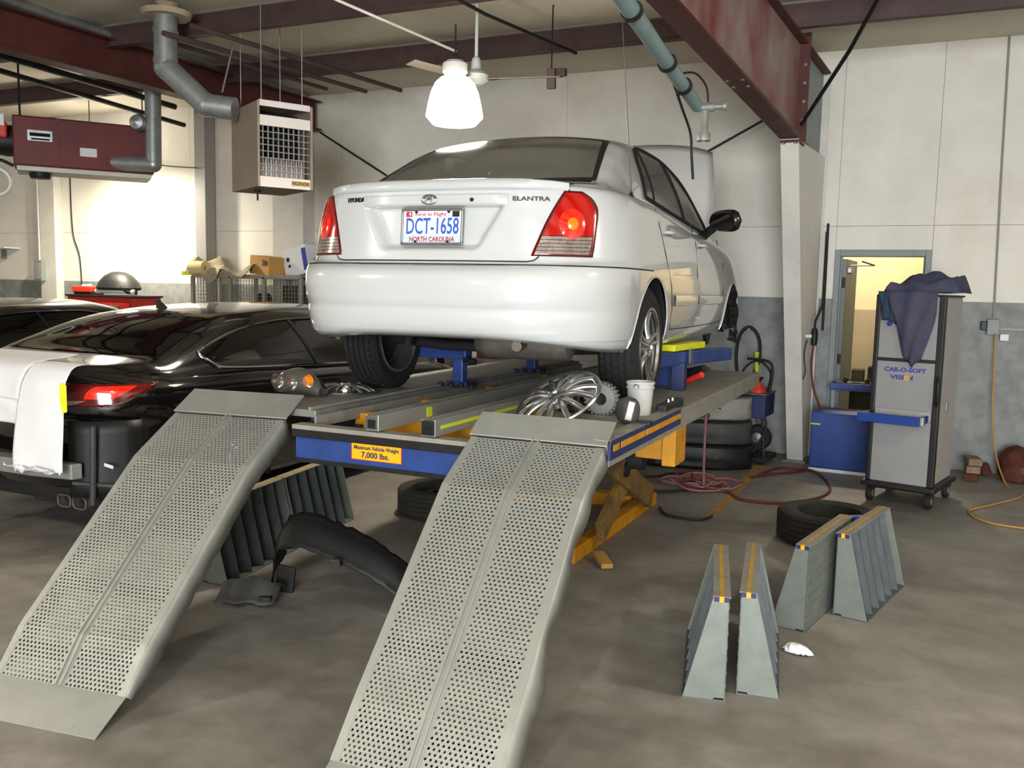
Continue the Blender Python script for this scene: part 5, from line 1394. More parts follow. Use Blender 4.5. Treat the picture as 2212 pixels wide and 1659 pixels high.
MB().tube([top+Vector((0, .06, .03)), top+Vector((0, .06, .93))], .012, 8).build('hanger_rod', 'dark_metal', TB)
for k in (.62, .80, .90): 
    p = Vector(top).lerp(Vector((0, 0, 0)), k); MB().tube([p+Vector((0, -.012, .005)), p+Vector((0, .012, -.005))], .05, 16).build('cable_tie', 'cable_black', TB)

# ================================================================== along the back wall, left
CG = thing('wire_cage_cart', (-7.45, 8.72, 0), 'wire mesh cage cart against the wall loaded with paper and boxes', 'cart')
X0, X1, Y0, Y1, ZT = -.80, .86, -.28, .18, 1.66
for x in (X0, X0+.60, X0+1.12, X1):
    for y in (Y0, Y1): MB().lohi((x-.02, y-.02, 0), (x+.02, y+.02, ZT)).build('post', 'wire_grey', CG, bevel=.003)
for z in (.15, ZT-.02):
    MB().lohi((X0, Y0-.02, z), (X1, Y0+.02, z+.035)).build('rail', 'wire_grey', CG, bevel=.003); MB().lohi((X0, Y1-.02, z), (X1, Y1+.02, z+.035)).build('rail', 'wire_grey', CG, bevel=.003)
MB().lohi((X0, Y0, ZT+.01), (X1, Y1, ZT+.03)).build('top_board', 'paper_brown', CG, bevel=.004)
MB().lohi((X0, Y0, .16), (X1, Y1, .19)).build('bottom_board', 'steel', CG, bevel=.004)
for y in (Y0, Y1):
    m = MB()
    for x in np.arange(X0+.04, X1, .045): m.bar((x, y, .18), (x, y, ZT), .004, .004)
    for z in np.arange(.22, ZT, .045): m.bar((X0, y+.004, z), (X1, y+.004, z), .004, .004)
    o = m.build('wire_mesh', 'wire_grey', CG); o['kind'] = 'stuff'
for x in (X0, X1):
    m = MB()
    for y in np.arange(Y0+.04, Y1, .045): m.bar((x, y, .18), (x, y, ZT), .004, .004)
    for z in np.arange(.22, ZT, .045): m.bar((x, Y0, z), (x, Y1, z), .004, .004)
    o = m.build('wire_mesh', 'wire_grey', CG); o['kind'] = 'stuff'
for x in (X0+.05, X1-.05):
    for y in (Y0+.03, Y1-.03): MB().lathe([(0, -.02), (.05, -.02), (.05, .02), (0, .02)], 16, 'x', c=(x, y, .05)).build('caster', 'rubber', CG, smooth=30)
def tagged(o, lb, cat, group=None): return base_origin(tag(o, lb, cat, group))
t = thing('black_sack', (-7.30, 8.64, .19), 'black plastic sack standing inside the wire cage', 'bag')
P = [[(.19*(1-.55*(z/1.25)**3)*math.cos(a)*(1+.06*math.sin(3*a+z*5)), .13*(1-.5*(z/1.25)**3)*math.sin(a), z) for a in np.linspace(0, 2*math.pi, 21)] for z in np.linspace(0, 1.24, 12)]
MB().grid(P).build('sack_body', 'ink_black', t, smooth=60)
MB().lathe([(0, 1.28), (.06, 1.275), (.095, 1.24)], 16).build('sack_top', 'ink_black', t, smooth=60)
t = thing('steel_drum', (-6.86, 8.68, .19), 'dark green drum inside the right end of the wire cage', 'drum')
MB().lathe([(0, 0), (.15, 0), (.155, .02), (.15, .4), (.155, .42), (.15, .44), (.15, .9), (.155, .92), (.15, .94), (.15, 1.36), (.14, 1.38), (0, 1.37)], 28).build('shell', 'olive', t, smooth=40)
MB().lathe([(.0, 1.37), (.03, 1.37), (.03, 1.40), (0, 1.40)], 14, c=(.06, 0, 0)).build('bung', 'dark_metal', t)
# things on top of the cage
t = thing('cardboard_box', (-7.20, 8.60, 1.69), 'tan cardboard box with black print on top of the wire cage', 'box', rot=(R(0), R(5), R(-18)))
MB().lohi((-.21, -.13, 0), (.21, .13, .22)).build('carton', 'cardboard', t, bevel=.004)
MB().lohi((-.212, -.128, .005), (-.209, .128, .215)).build('end_panel', 'cardboard_pale', t)
text_mesh('box_text', '3M', .10, 'ink_black', t, (.12, -.1315, .145), (R(90), 0, 0), bold=.003)
t = thing('white_box', (-6.74, 8.68, 1.69), 'white printed carton leaning on the cage top', 'box', rot=(0, R(-12), R(-6)))
MB().lohi((-.19, -.1, 0), (.19, .1, .34)).build('carton', 'paper_white', t, bevel=.004)
MB().lathe([(0, -.102), (.028, -.102)], 16, 'y', c=(-.11, 0, .21)).lathe([(0, -.102), (.02, -.102)], 16, 'y', c=(-.10, 0, .13)).build('print_mark', 'ink_black', t)
MB().lohi((.12, -.102, .04), (.188, -.1, .30)).build('print_panel', 'brand_blue', t)
t = thing('blue_jug', (-6.53, 8.72, 1.69), 'small dark blue jug at the right end of the cage top', 'jug')
MB().lathe([(0, 0), (.08, 0), (.085, .02), (.08, .19), (.03, .24), (.03, .27), (0, .27)], 20).build('body', 'lift_blue_dark', t, smooth=40)
MB().lathe([(.032, .255), (.034, .256), (.034, .285), (0, .285)], 16).build('cap', 'black_plastic', t)
t = thing('paper_bundle', (-7.98, 8.60, 1.69), 'crumpled brown paper bundle draped over the cage corner', 'paper')
rnd = random.Random(8)
P = []
for i in range(19):
    row = []
    for j in range(12):
        u, v = i/18, j/11; x = -.32+1.0*u; y = -.24+.42*v
        z = .05+.13*math.exp(-((u-.12)/.16)**2)+.05*math.sin(u*13+v*5)+.03*rnd.random()
        if v < .25: z -= (.25-v)*(.55 if u < .55 else .2)
        row.append((x, y, z if v >= .25 else z))
    P.append(row)
MB().grid(P).build('paper_sheet', 'paper_brown', t, smooth=35, solid=.004)
MB().lathe([(.03, -.10), (.085, -.10), (.085, .12), (.03, .12)], 20, 'x', c=(-.16, -.18, .07), closed=True).build('tape_roll', 'cardboard_pale', t, smooth=40)
MB().lohi((-.42, -.20, -.02), (-.30, -.10, .03)).build('yellow_tab', 'neon_yellow', t, bevel=.006)

# red tool chest with a black helmet on top
t = thing('red_tool_chest', (-10.0, 8.78, 0), 'red tool chest against the far left wall', 'tool chest')
MB().lohi((-.60, -.25, .12), (.60, .25, 1.36)).build('body', 'tool_red', t, bevel=.01)
for k in range(6):
    dr_ = MB().lohi((-.57, -.262, .16+.19*k), (.57, -.25, .335+.19*k)).build('drawer', 'tool_red', t, bevel=.004)
    MB().lohi((-.4, -.28, .29+.19*k), (.4, -.262, .305+.19*k)).build('drawer_pull', 'chrome', dr_, bevel=.002)
MB().lohi((-.62, -.27, 1.36), (.62, .27, 1.385)).build('top_rim', 'cabinet_black', t, bevel=.004)
for x in (-.5, .5):
    for y in (-.18, .18): MB().lathe([(0, -.02), (.06, -.02), (.06, .02), (0, .02)], 16, 'x', c=(x, y, .06)).build('caster', 'rubber', t, smooth=30)
t = thing('black_bundle', (-9.86, 8.74, 1.385), 'black rounded bundle lying on top of the red tool chest', 'bundle')
MB().lathe([(0, .32), (.10, .31), (.20, .26), (.28, .18), (.32, .10), (.30, .07), (0, .07)], 28).build('dome', 'black_plastic', t, smooth=50).scale = (1.1, .7, 1)
MB().tube([(-.30, -.1, .05), (.1, -.14, .06), (.34, -.05, .05)], .035, 10).build('white_rag', 'paper_white', t, smooth=50)
MB().tube([(.20, -.15, .12), (.28, -.1, .05), (.33, 0, .04)], .03, 8).build('hose', 'olive', t, smooth=50)
t = thing('red_case', (-10.42, 8.72, 1.385), 'orange red plastic case on the left end of the tool chest', 'case')
MB().lohi((-.17, -.12, .03), (.17, .12, .11)).build('shell', 'bright_red', t, bevel=.012)
MB().lohi((-.15, -.11, 0), (.17, .11, .03)).build('tray', 'dark_metal', t, bevel=.006); MB().tube([(-.06, -.05, .115), (.05, .02, .125)], .016, 8).build('pen', 'white_plastic', t)
# electric box and conduit on the far left wall
t = thing('electric_box', (-11.72, 9.0, 1.55), 'grey electric switch box on the far left wall', 'electric box')
MB().lohi((-.08, -.05, 0), (.08, .02, .30)).build('box', 'door_grey', t, bevel=.006); MB().lohi((-.06, -.058, .03), (.06, -.05, .26)).build('cover', 'louvre_grey', t, bevel=.003)
MB().tube([(0, -.01, .30), (0, -.01, 2.25)], .012, 8).build('conduit', 'column_paint', t)
rod('wall_cable', smooth_path([(-11.2, 9.12, 3.2), (-11.18, 9.12, 2.3), (-11.05, 9.12, 1.9), (-11.02, 9.12, 1.3)], 6), .008, 'cable_black', 'thin cable hanging on the far left wall', 'cable')
rod('light_cable', smooth_path([(-8.62, 8.9, 3.05), (-9.3, 8.95, 3.12), (-10.0, 9.0, 3.3), (-10.6, 9.05, 3.45)], 6), .007, 'cable_black', 'sagging cable between the post and the red heater', 'cable')
t = thing('wall_shelf', (-12.55, 9.0, 2.02), 'small white shelf bracket at the far left edge', 'shelf')
MB().lohi((-.35, -.12, 0), (.22, .14, .02)).build('board', 'white_plastic', t, bevel=.003); MB().box((-.1, .1, -.08), (.02, .08, .14)).build('bracket', 'steel', t)
t = thing('white_fender', (-11.6, 7.6, 0), 'black and white car panel standing at the far left edge', 'car panel')
P = [[(-.5+.9*u, .05*math.sin(u*3), (1.42-.55*u*u)*v) for v in np.linspace(0, 1, 6)] for u in np.linspace(0, 1, 12)]
MB().grid(P).build('panel', 'white_paint', t, smooth=50, solid=.01)
MB().tube([(-.5+.9*u, .05*math.sin(u*3), 1.42-.55*u*u+.02) for u in np.linspace(0, 1, 14)], .05, 8).build('black_edge', 'black_plastic', t, smooth=50)

# red shelf cart behind the lift
t = thing('shelf_cart', (-4.45, 8.66, 0), 'red shelf cart with boxes seen under the white sedan', 'cart')
MB().box((-.50, 0, .42), (.12, .45, .84), taper=(.6, 1)).build('side_panel', 'tool_red', t, bevel=.006)
MB().box((.50, 0, .42), (.05, .45, .84)).build('side_panel', 'tool_red', t, bevel=.006)
for z in (.22, .52, .66, .82): MB().lohi((-.45, -.22, z), (.48, .22, z+.018)).build('shelf', 'steel', t, bevel=.003)
MB().lohi((-.42, -.23, .20), (-.405, -.21, .84)).build('corner_post', 'dusty_metal', t)
for x, y, z, d, m_, nm, lb in ((-.05, 0, .838, (.26, .22, .20), 'bucket_white', 'paper_carton', 'pale carton on top of the red shelf cart'), (.20, .02, .838, (.22, .2, .10), 'brick_red', 'red_carton', 'dark red carton beside the pale carton on the shelf cart')):
    o = MB().box((0, 0, d[2]/2), d, taper=(.9, .95)).build(nm, m_, loc=(-4.45+x, 8.66+y, z), bevel=.01, rot=(0, 0, R(12))); tag(o, lb, 'box')
t = thing('chip_box', (-4.0, 8.2, .0), 'white and red carton standing behind the lift', 'box', rot=(0, R(-6), R(10)))
MB().lohi((-.18, -.1, 0), (.18, .1, .66)).build('carton', 'paper_white', t, bevel=.005); MB().lohi((-.182, -.102, .48), (.182, -.099, .56)).build('red_print', 'bright_red', t)
t = thing('white_bottle', (-3.68, 8.3, 0), 'white bottle standing behind the lift', 'bottle')
MB().lathe([(0, 0), (.06, 0), (.06, .55), (.025, .63), (.015, .70), (0, .70)], 20).build('body', 'white_plastic', t, smooth=40); MB().lathe([(.0, .70), (.012, .70), (.008, .74), (0, .74)], 10).build('tip', 'bright_red', t)

# ================================================================== right side
CB = thing('tool_cabinet', (-.31, 7.40, 0), 'tall grey and black rolling tool cabinet with a blue drawer pulled out', 'cabinet', rot=(0, 0, R(-14)))
CWd, CD = .49, .62; z0, z1 = .17, 1.60
MB().lohi((.02, .02, z0), (CWd-.02, CD, z1)).build('body', 'cabinet_side', CB, bevel=.006)
MB().lohi((-.005, -.01, z0), (.03, .05, z1+.01)).build('corner_post', 'cabinet_black', CB, bevel=.006)
MB().lohi((CWd-.045, -.01, z0), (CWd, .05, z1+.01)).build('corner_post', 'cabinet_black', CB, bevel=.006)
MB().lohi((.03, .0, 1.13), (CWd-.045, .02, z1)).build('upper_panel', 'cabinet_grey', CB, bevel=.003)
MB().lohi((.03, -.004, 1.105), (CWd-.045, .02, 1.13)).build('divider', 'cabinet_black', CB, bevel=.002)
MP = MB().lohi((.03, .0, .74), (CWd-.045, .02, 1.105)).build('middle_panel', 'cabinet_grey', CB, bevel=.003)
o = text_mesh('brand_text', 'CAR-O-SOFT', .045, 'brand_blue', MP, (.235, -.002, 1.042), (R(90), 0, 0), bold=.0014); o.scale.x = .30/o.dimensions.x
o = text_mesh('brand_text', 'VISI N', .046, 'brand_blue', MP, (.215, -.002, .985), (R(90), 0, 0), bold=.0014); o.scale.x = .165/o.dimensions.x
MB().lathe([(.006, -.003), (.019, -.003), (.019, 0), (.006, 0)], 20, 'y', c=(.252, 0, .985), closed=True).build('brand_ring', 'sticker_yellow', MP)
MB().lohi((.03, .0, z0), (CWd-.045, .02, .66)).build('lower_panel', 'cabinet_grey', CB, bevel=.003)
MB().lohi((.03, .03, .66), (CWd-.045, .04, .74)).build('drawer_gap', 'black_gap', CB)
DW = MB().lohi((-.02, -.26, .655), (CWd-.07, -.235, .725)).lohi((-.02, -.24, .655), (-.005, .03, .71)).lohi((CWd-.085, -.24, .655), (CWd-.07, .03, .71)).lohi((-.01, -.24, .655), (CWd-.08, .03, .665)).build('drawer', 'cabinet_blue', CB, bevel=.004)
MB().lohi((CWd-.068, -.252, .66), (CWd-.04, -.20, .725)).build('drawer_corner', 'galvanised', DW, bevel=.006)
MB().tube(smooth_path([(CWd-.02, -.015, .80), (CWd+.0, -.07, .82), (CWd+.0, -.075, .98), (CWd-.02, -.015, 1.0)], 5), .011, 8).build('handle', 'cabinet_black', CB, smooth=50)
MB().lohi((CWd-.021, .05, .30), (CWd-.018, CD-.02, 1.09)).lohi((CWd-.021, .05, 1.11), (CWd-.018, CD-.02, 1.58)).build('side_panel', 'cabinet_side', CB)
for za, ya in ((1.04, .06), (.22, .10)): MB().lohi((CWd-.02, ya, za), (CWd-.016, ya+.04, za+.08)).build('tape_mark', 'neon_yellow', CB)
MB().lohi((CWd-.02, .28, .72), (CWd-.004, .31, .80)).build('side_latch', 'steel', CB, bevel=.004)
MB().lohi((.0, .0, z1), (CWd-.005, CD, z1+.015)).build('top_board', 'cabinet_black', CB, bevel=.004)
MB().lohi((-.03, -.04, .125), (CWd+.02, CD+.04, .17)).build('plinth', 'cabinet_black', CB, bevel=.012)
MB().lohi((.06, .06, .10), (CWd-.06, CD-.04, .126)).build('under_frame', 'dark_metal', CB)
for x, y in ((.03, .04), (CWd-.03, .04), (.03, CD-.05), (CWd-.03, CD-.05)):
    ca = MB().lohi((x-.028, y-.03, .09), (x+.028, y+.03, .126)).build('caster_fork', 'dark_metal', CB, bevel=.003)
    MB().lathe([(0, -.02), (.056, -.02), (.060, -.012), (.060, .012), (.056, .02), (0, .02)], 24, 'x', c=(x, y-.01, .060)).build('caster_wheel', 'rubber', ca, smooth=30)
    MB().lathe([(0, -.022), (.028, -.022), (.028, .022), (0, .022)], 16, 'x', c=(x, y-.01, .060)).build('wheel_hub', 'galvanised', ca, smooth=30)
# jacket over the cabinet
JK = thing('blue_jacket', (-.31, 7.40, 1.615), 'dark blue jacket thrown over the top of the tool cabinet', 'jacket', rot=(0, 0, R(-14)))
rnd = random.Random(21)
P = []
nx, ny_ = 30, 22
for i in range(nx+1):
    u = i/nx; row = []
    for j in range(ny_+1):
        v = j/ny_; x = .04+.52*u; y = -.02+.44*v
        hump = .05+.115*math.exp(-((u-.55)/.33)**2)*math.exp(-((v-.45)/.4)**2)+.05*math.exp(-((u-.95)/.12)**2)
        fold = .016*math.sin(u*17+v*6)+.012*math.sin(v*19-u*7)
        edge = min(u, 1-u, v, 1-v); z = (hump+fold)*min(1, edge/.06+.12)+.006
        row.append((x+.01*math.sin(v*9), y+.02*math.sin(u*7), max(z, .004)))
    P.append(row)
MB().grid(P).build('jacket_body', 'denim_dark', JK, smooth=60, solid=.006)
# hanging sleeve: wide at the shelf, narrowing to a point
P = []
for k in range(15):
    v = k/14; zt = .03-.58*v; cxx = .25+.06*v+.02*math.sin(v*4); hw = (.155*(1-v)**.75+.035*(v < .98))
    row = []
    for j in range(15):
        a = -1+2*j/14; row.append((cxx+hw*a, -.035-.03*math.sin(math.pi*v)-.022*(1-a*a)-.012*math.sin(a*7+v*9)*(1-v*.4), zt+.025*abs(a)*(v > .3)))
    P.append(row)
MB().grid(P).build('hanging_sleeve', 'denim_dark', JK, smooth=60, solid=.006)
P = []
for k in range(9):
    v = k/8; zt = .02-.22*v; row = []
    for j in range(9):
        a = -1+2*j/8; row.append((.085+.07*(1-.3*v)*a+.02*v, -.030-.012*(1-a*a)-.008*math.sin(a*5+v*6), zt-.03*(a > 0)*v*a))
    P.append(row)
MB().grid(P).build('jacket_hem', 'denim_teal', JK, smooth=60, solid=.006)
MB().lathe([(0, .02), (.014, .012), (.018, 0), (.012, -.014), (0, -.018)], 12, c=(.115, -.045, -.225)).build('tag', 'brand_blue', JK, smooth=50)
# blue cabinet and bench by the doorway
t = thing('blue_cabinet', (-.60, 8.62, 0), 'low blue steel cabinet standing beside the steel column', 'cabinet', rot=(0, 0, R(-3)))
MB().lohi((-.235, -.22, .03), (.27, .20, .54)).build('body', 'cabinet_blue', t, bevel=.006)
MB().lohi((-.22, -.225, .045), (.255, -.22, .525)).build('door', 'cabinet_blue', t, bevel=.003)
MB().lohi((-.235, -.22, 0), (.27, .20, .028)).build('plinth', 'white_plastic', t)
MB().lohi((-.235, -.228, .425), (-.15, -.224, .44)).build('tape_mark', 'tape_yellow', t)
t = thing('tool_bench', (-.55, 9.02, 0), 'narrow bench with a blue tray in front of the doorway', 'bench')
MB().lohi((-.19, -.14, .70), (.26, .09, .715)).lohi((-.19, -.14, .715), (.26, -.125, .77)).lohi((-.19, .075, .715), (.26, .09, .77)).lohi((-.19, -.125, .715), (-.175, .075, .77)).build('tray', 'cabinet_blue', t, bevel=.003)
for x in (-.16, .22):
    for y in (-.11, .05): MB().lohi((x-.015, y-.015, 0), (x+.015, y+.015, .70)).build('leg', 'door_grey', t)
MB().lohi((-.15, -.10, .38), (.22, .06, .40)).build('shelf', 'door_grey', t)
for dx, m_, nm, lb, s in ((-.08, 'black_plastic', 'impact_wrench', 'black impact wrench lying in the blue tray', .1), (.12, 'olive', 'parts_tin', 'olive parts tin standing in the blue tray', .08)):
    o = MB().box((0, 0, .03), (s*1.5, s, .06)).tube([(0, 0, .05), (.03, 0, .10)], .022, 8).build(nm, m_, loc=(-.55+dx, 9.0, .715), bevel=.008); tag(o, lb, 'tool')
t = thing('parts_shelf', (-.28, 11.4, 0), 'dark shelf of parts seen low through the doorway', 'shelf')
MB().lohi((-.5, -.2, 0), (.5, .2, .04)).lohi((-.5, -.2, .55), (.5, .2, .58)).lohi((-.5, -.2, .04), (-.46, .2, .55)).lohi((.46, -.2, .04), (.5, .2, .55)).lohi((-.46, .17, .04), (.46, .2, .55)).build('frame', 'olive', t, bevel=.004)
for k in range(5): MB().box((-.36+.18*k, 0, .65+.02*(k % 2)), (.14, .2, .14+.04*(k % 2))).build('bin', ('olive', 'dark_metal', 'black_plastic', 'olive', 'grey_plastic')[k], t, bevel=.01)

# welder on its cart beside the column
WD = thing('welder_cart', (-1.44, 8.58, 0), 'dark blue welding machine on a cart beside the white column', 'welder', rot=(0, 0, R(-4)))
WD.scale = (1.1, 1.1, 1.06)
MB().lohi((-.16, -.16, .42), (.18, .2, .62)).build('machine_body', 'lift_blue_dark', WD, bevel=.012)
MB().lohi((-.16, -.168, .415), (.18, -.158, .60)).build('front_panel', 'lift_blue_dark', WD, bevel=.004)
MB().lohi((-.05, -.171, .525), (.05, -.168, .54)).build('badge', 'sticker_yellow', WD)
MB().lohi((-.17, -.17, .62), (.19, .21, .632)).build('lid', 'steel', WD, bevel=.004)
MB().lathe([(0, .10), (.095, .10), (.10, .13), (.10, .36), (.085, .40), (0, .40)], 28, c=(-.02, 0, 0)).build('tank', 'cabinet_grey', WD, smooth=40)
MB().lathe([(.0, -.04), (.10, -.04), (.115, -.02), (.115, .02), (.10, .04), (0, .04)], 28, 'y', c=(.12, -.10, .24)).build('wheel', 'rubber', WD, smooth=35)
MB().lathe([(.0, -.05), (.045, -.045), (.05, -.035)], 18, 'y', c=(.12, -.10, .24)).build('wheel_hub', 'steel', WD, smooth=35)
MB().tube(smooth_path([(.16, .05, .62), (.18, .05, .80), (.15, .05, .90), (.0, .05, .92), (-.04, .05, .92)], 6), .012, 8).build('push_handle', 'dark_metal', WD, smooth=50)
MB().lohi((-.19, -.18, .03), (.22, .2, .07)).build('base_tray', 'dark_metal', WD, bevel=.006)
for x in (-.16, .19): MB().tube([(x, -.15, .05), (x*.8, -.12, .42)], .012, 8).build('frame_tube', 'dark_metal', WD)
for x in (-.14, .16):
    for y in (-.13, .15): MB().lathe([(0, -.012), (.03, -.012), (.03, .012), (0, .012)], 14, 'x', c=(x, y, .03)).build('caster', 'rubber', WD)
MB().tube(smooth_path([(-.15, -.1, .55), (-.10, -.19, .30), (-.02, -.20, .10), (.10, -.21, .12), (.20, -.18, .35), (.12, -.1, .52)], 7), .010, 8).build('power_cord', 'cable_black', WD, smooth=60)
MB().tube(smooth_path([(-.12, .12, .63), (-.08, .12, .82), (.04, .12, .90), (.15, .12, .80), (.13, .12, .63)], 7), .010, 8).build('torch_cable', 'cable_black', WD, smooth=60)
t = thing('red_funnel', (-1.35, 8.54, .671), 'small red funnel can on top of the welding machine', 'can')
MB().lathe([(0, 0), (.075, 0), (.07, .03), (.03, .08), (.024, .10), (0, .10)], 22).build('cone', 'bright_red', t, smooth=40)
MB().lathe([(0, .10), (.022, .10), (.026, .115), (.045, .13), (.045, .145), (0, .145)], 18).build('cap', 'cabinet_black', t, smooth=40)
# looped hose hung on the wall
t = thing('hose_loop', (-1.62, 9.05, .4), 'dark hose hung in a tall loop on the wall above the welder', 'hose')
MB().tube(smooth_path([(.18, -.05, -.05), (.12, -.03, .25), (.19, -.03, .55), (.17, 0, .76), (.08, 0, .86), (-.01, 0, .78), (-.04, 0, .55), (.02, -.02, .20), (.10, -.05, -.05), (-.02, -.06, -.30)], 7), .016, 10).build('hose', 'cable_black', t, smooth=60)
MB().tube([(.175, -.03, .42), (.165, -.03, .62)], .024, 10).build('yellow_sleeve', 'tape_yellow', t, smooth=50)
MB().lathe([(0, -.06), (.012, -.06), (.012, .06), (0, .06)], 10, 'y', c=(.08, 0, .84)).build('hook', 'steel', t)

# pile of bumper covers between the lift and the wall
def bumper_cover(name, loc, rot, lb, m_, L_=1.5, h=.22):
    t = thing(name, loc, lb, 'bumper cover', rot=rot, group='bumper covers piled behind the lift')
    P = []
    for u in np.linspace(-1, 1, 25):
        x = u*L_/2; yb = .22*abs(u)**3.2; P.append([(x, yb+.05, 0), (x, yb, .03), (x, yb-.012, h*.45), (x, yb+.015, h*.6), (x, yb+.02, h), (x, yb+.09, h+.015)])
    MB().grid(P).build('skin', m_, t, smooth=45, solid=.005)
    MB().box((0, .06, h*.5), (L_*.55, .05, .06)).build('absorber', 'grey_plastic', t, bevel=.01)
    MB().lohi((-.22, -.016, h*.18), (.22, -.008, h*.40)).build('grille_slot', 'black_plastic', t, bevel=.004)
    return t
bumper_cover('bumper_cover', (-1.86, 7.80, .45), (0, 0, R(10)), 'pale grey bumper cover on top of the pile behind the lift', 'bumper_grey', 1.15, .20)
bumper_cover('bumper_cover', (-1.88, 7.82, .225), (0, 0, R(9)), 'dark grey bumper cover in the middle of the pile behind the lift', 'grey_plastic', 1.2, .20)
bumper_cover('bumper_cover', (-1.90, 7.84, .0), (0, 0, R(8)), 'black bumper cover at the bottom of the pile on the floor', 'black_plastic', 1.25, .20)

# hoses and cables
def hose(name, pts, r, m_, lb, k=7, cat='hose'):
    o = MB().tube(smooth_path(pts, k), r, 8).build(name, m_, smooth=60); tag(o, lb, cat); return base_origin(o)
hose('air_hose', [(-1.36, 5.70, 1.10), (-1.40, 6.10, 1.03), (-1.45, 6.70, 1.02), (-1.48, 6.96, .98), (-1.51, 7.06, .70), (-1.525, 7.12, .30), (-1.53, 7.18, .015)], .011, 'hose_pink', 'pink air hose dropping from the lift to the floor', 8)
hose('red_hose', [(-1.53, 7.18, .012), (-1.75, 7.45, .012), (-1.86, 7.55, .02), (-1.70, 7.45, .05), (-1.62, 7.22, .03), (-1.45, 7.05, .02), (-1.38, 7.20, .02), (-1.52, 7.32, .045), (-1.70, 7.12, .05), (-1.55, 6.98, .02), (-1.33, 7.08, .012), (-1.16, 6.86, .012), (-.85, 6.92, .012), (-.62, 7.30, .012), (-.60, 7.75, .012), (-.78, 8.30, .012), (-1.0, 8.35, .012), (-1.12, 8.25, .012), (-1.2, 7.9, .012)], .011, 'hose_red', 'long dark red hose tangled on the floor by the lift', 8)
hose('floor_hose', [(-1.25, 7.75, .012), (-1.10, 8.0, .012), (-.98, 8.15, .012), (-.90, 8.25, .012), (-.86, 8.36, .012)], .011, 'hose_red', 'second red hose lying along the wall near the blue cabinet', 8)
hose('black_cable', [(-2.25, 7.2, .01), (-2.0, 7.35, .01), (-1.9, 7.55, .01), (-1.80, 7.62, .012)], .012, 'cable_black', 'short black cable on the floor left of the hose tangle', 8, 'cable')
hose('black_cable', [(-2.1, 6.85, .01), (-1.85, 6.78, .01), (-1.6, 7.0, .01), (-1.5, 7.05, .012)], .012, 'cable_black', 'black cable curving on the floor under the hose tangle', 8, 'cable')
hose('lift_cable', [(-1.66, 6.30, .012), (-1.56, 6.12, .010), (-1.40, 6.08, .010), (-1.30, 6.12, .010), (-1.26, 6.24, .012)], .010, 'cable_black', 'black cable from the lift base to the yellow stripe', 8, 'cable')
_r2 = random.Random(31); coil = []
for k in range(44):
    a = k*.62; rr_ = .17+.07*math.sin(k*.37)+_r2.uniform(-.02, .02)
    coil.append((-1.58+rr_*1.25*math.cos(a)+.10*math.sin(k*.21), 7.22+rr_*.95*math.sin(a)+.09*math.cos(k*.17), .014+.055*abs(math.sin(k*.5))*_r2.random()))
hose('hose_coil', coil, .009, 'hose_pink', 'tangled coil of pinkish hose lying on the floor behind the lift', 5)
# regulator and red hose on the column
t = thing('air_regulator', (-.88, 8.62, 1.2), 'dark air regulator fixed to the side of the white column', 'regulator')
MB().lohi((-.10, -.02, .0), (.02, .06, .03)).build('bracket', 'steel', t); MB().lathe([(0, -.07), (.025, -.07), (.03, -.02), (.03, .06), (.02, .09), (0, .09)], 16).build('bowl', 'dark_metal', t, smooth=40)
MB().tube([(0, 0, .09), (0, .02, .16), (.015, .45, .3), (.015, .45, 1.0)], .012, 8).build('riser', 'dark_metal', t, smooth=40)
hose('drop_hose', [(-.88, 8.60, 1.13), (-.89, 8.58, .95), (-.86, 8.57, .75), (-.80, 8.54, .60), (-.77, 8.50, .555)], .010, 'hose_red', 'red hose hanging from the regulator beside the column')
hose('thin_cable', [(-.935, 8.56, 1.18), (-.95, 8.52, 1.05), (-.93, 8.5, .9), (-.945, 8.5, .82)], .005, 'cable_black', 'thin black cable hanging on the white column', 7, 'cable')
rod('wall_conduit', [(-.86, 9.13, 1.25), (-.865, 9.13, 2.28)], .012, 'dark_metal', 'short dark conduit on the wall left of the doorway', 'conduit')
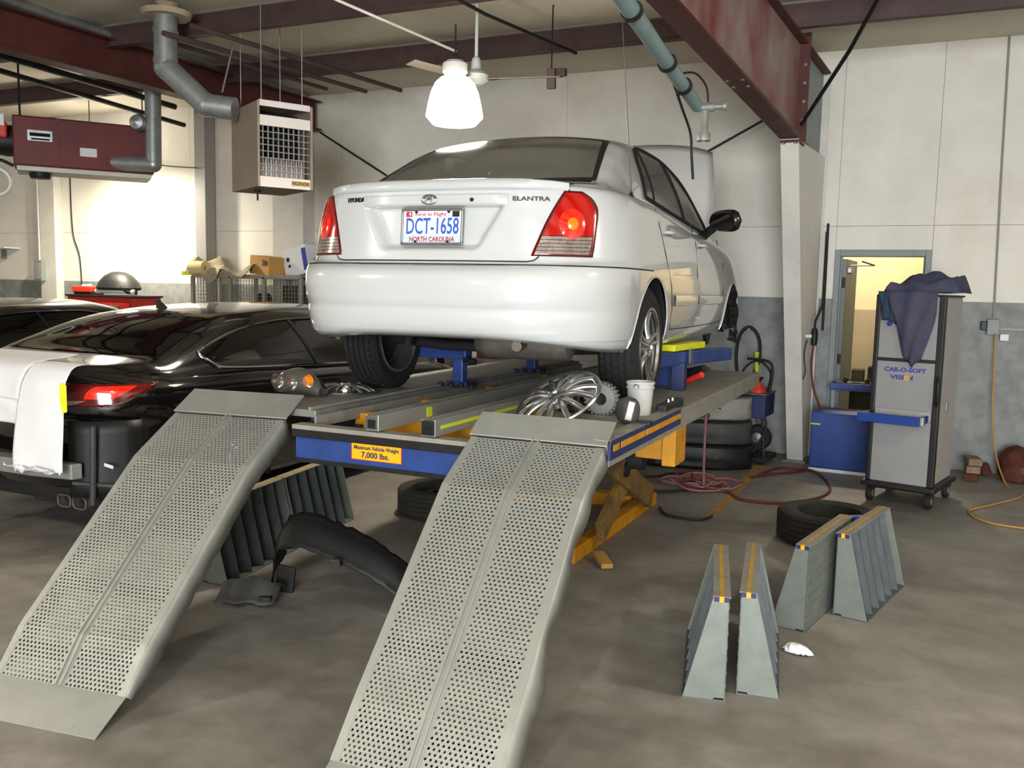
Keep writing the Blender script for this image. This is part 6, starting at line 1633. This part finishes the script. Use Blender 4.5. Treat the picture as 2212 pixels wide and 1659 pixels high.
# outlet with cord on the right wall part
t = thing('wall_outlet', (.60, 9.13, 1.31), 'grey outlet box with an orange cord right of the cabinet', 'outlet')
MB().lohi((-.05, -.06, -.04), (.05, .015, .10)).build('box', 'door_grey', t, bevel=.006); MB().lohi((-.10, -.05, 0), (-.05, .01, .08)).build('plug', 'cabinet_black', t, bevel=.006)
MB().tube([(0, 0, .10), (-.03, 0, 1.4), (-.05, 0, 2.58)], .009, 8).build('conduit', 'louvre_grey', t); MB().lohi((.05, 0, .005), (.6, .012, .025)).build('raceway', 'louvre_grey', t)
MB().lohi((.06, -.03, -.09), (.13, .015, -.03)).build('switch_plate', 'white_plastic', t, bevel=.004)
hose('extension_cord', [(.62, 9.06, 1.29), (.63, 9.03, 1.0), (.64, 9.0, .6), (.68, 8.92, .25), (.76, 8.6, .01), (.85, 8.2, .008), (.6, 7.7, .008), (.42, 7.35, .008), (.55, 7.05, .008), (.9, 7.0, .008)], .007, 'cord_orange', 'orange extension cord hanging from the outlet onto the floor', 7, 'cord')
# bricks and rubble at the wall
t = thing('brick_stack', (.50, 8.72, 0), 'small stack of dark red bricks against the right wall', 'bricks')
for k in range(3):
    MB().box((0, 0, .035+.068*k), (.11, .2, .062), rot=(0, 0, R(8*k-6))).build('brick', 'brick_red' if k == 0 else 'stone_tan', t, bevel=.006)
def rock(name, loc, s, m_, lb, seed):
    rnd = random.Random(seed); bm = bmesh.new(); bmesh.ops.create_icosphere(bm, subdivisions=3, radius=1)
    ph = [rnd.uniform(0, 6) for _ in range(6)]
    for v in bm.verts:
        c = v.co; k = 1+.18*math.sin(3*c.x+ph[0])+.15*math.sin(4*c.y+ph[1])+.12*math.sin(5*c.z+ph[2])+rnd.uniform(-.05, .05)
        v.co = Vector((c.x*s[0]*k, c.y*s[1]*k, max(c.z*s[2]*k+s[2]*.8, 0)))
    me = bpy.data.meshes.new(name); bm.to_mesh(me); bm.free(); me.materials.append(MATS[m_])
    o = link(bpy.data.objects.new(name, me)); o.location = loc; tag(o, lb, 'stone', 'broken stones by the wall'); return o
rock('broken_stone', (.82, 8.86, 0), (.15, .12, .16), 'brick_red', 'large dark broken stone lying behind the orange cord', 1)
rock('broken_stone', (1.0, 8.72, 0), (.12, .1, .12), 'stone_tan', 'tan broken stone at the right edge by the wall', 2)
rock('broken_stone', (.62, 8.98, 0), (.05, .06, .06), 'brick_red', 'small dark stone between the bricks and the large stone', 3)
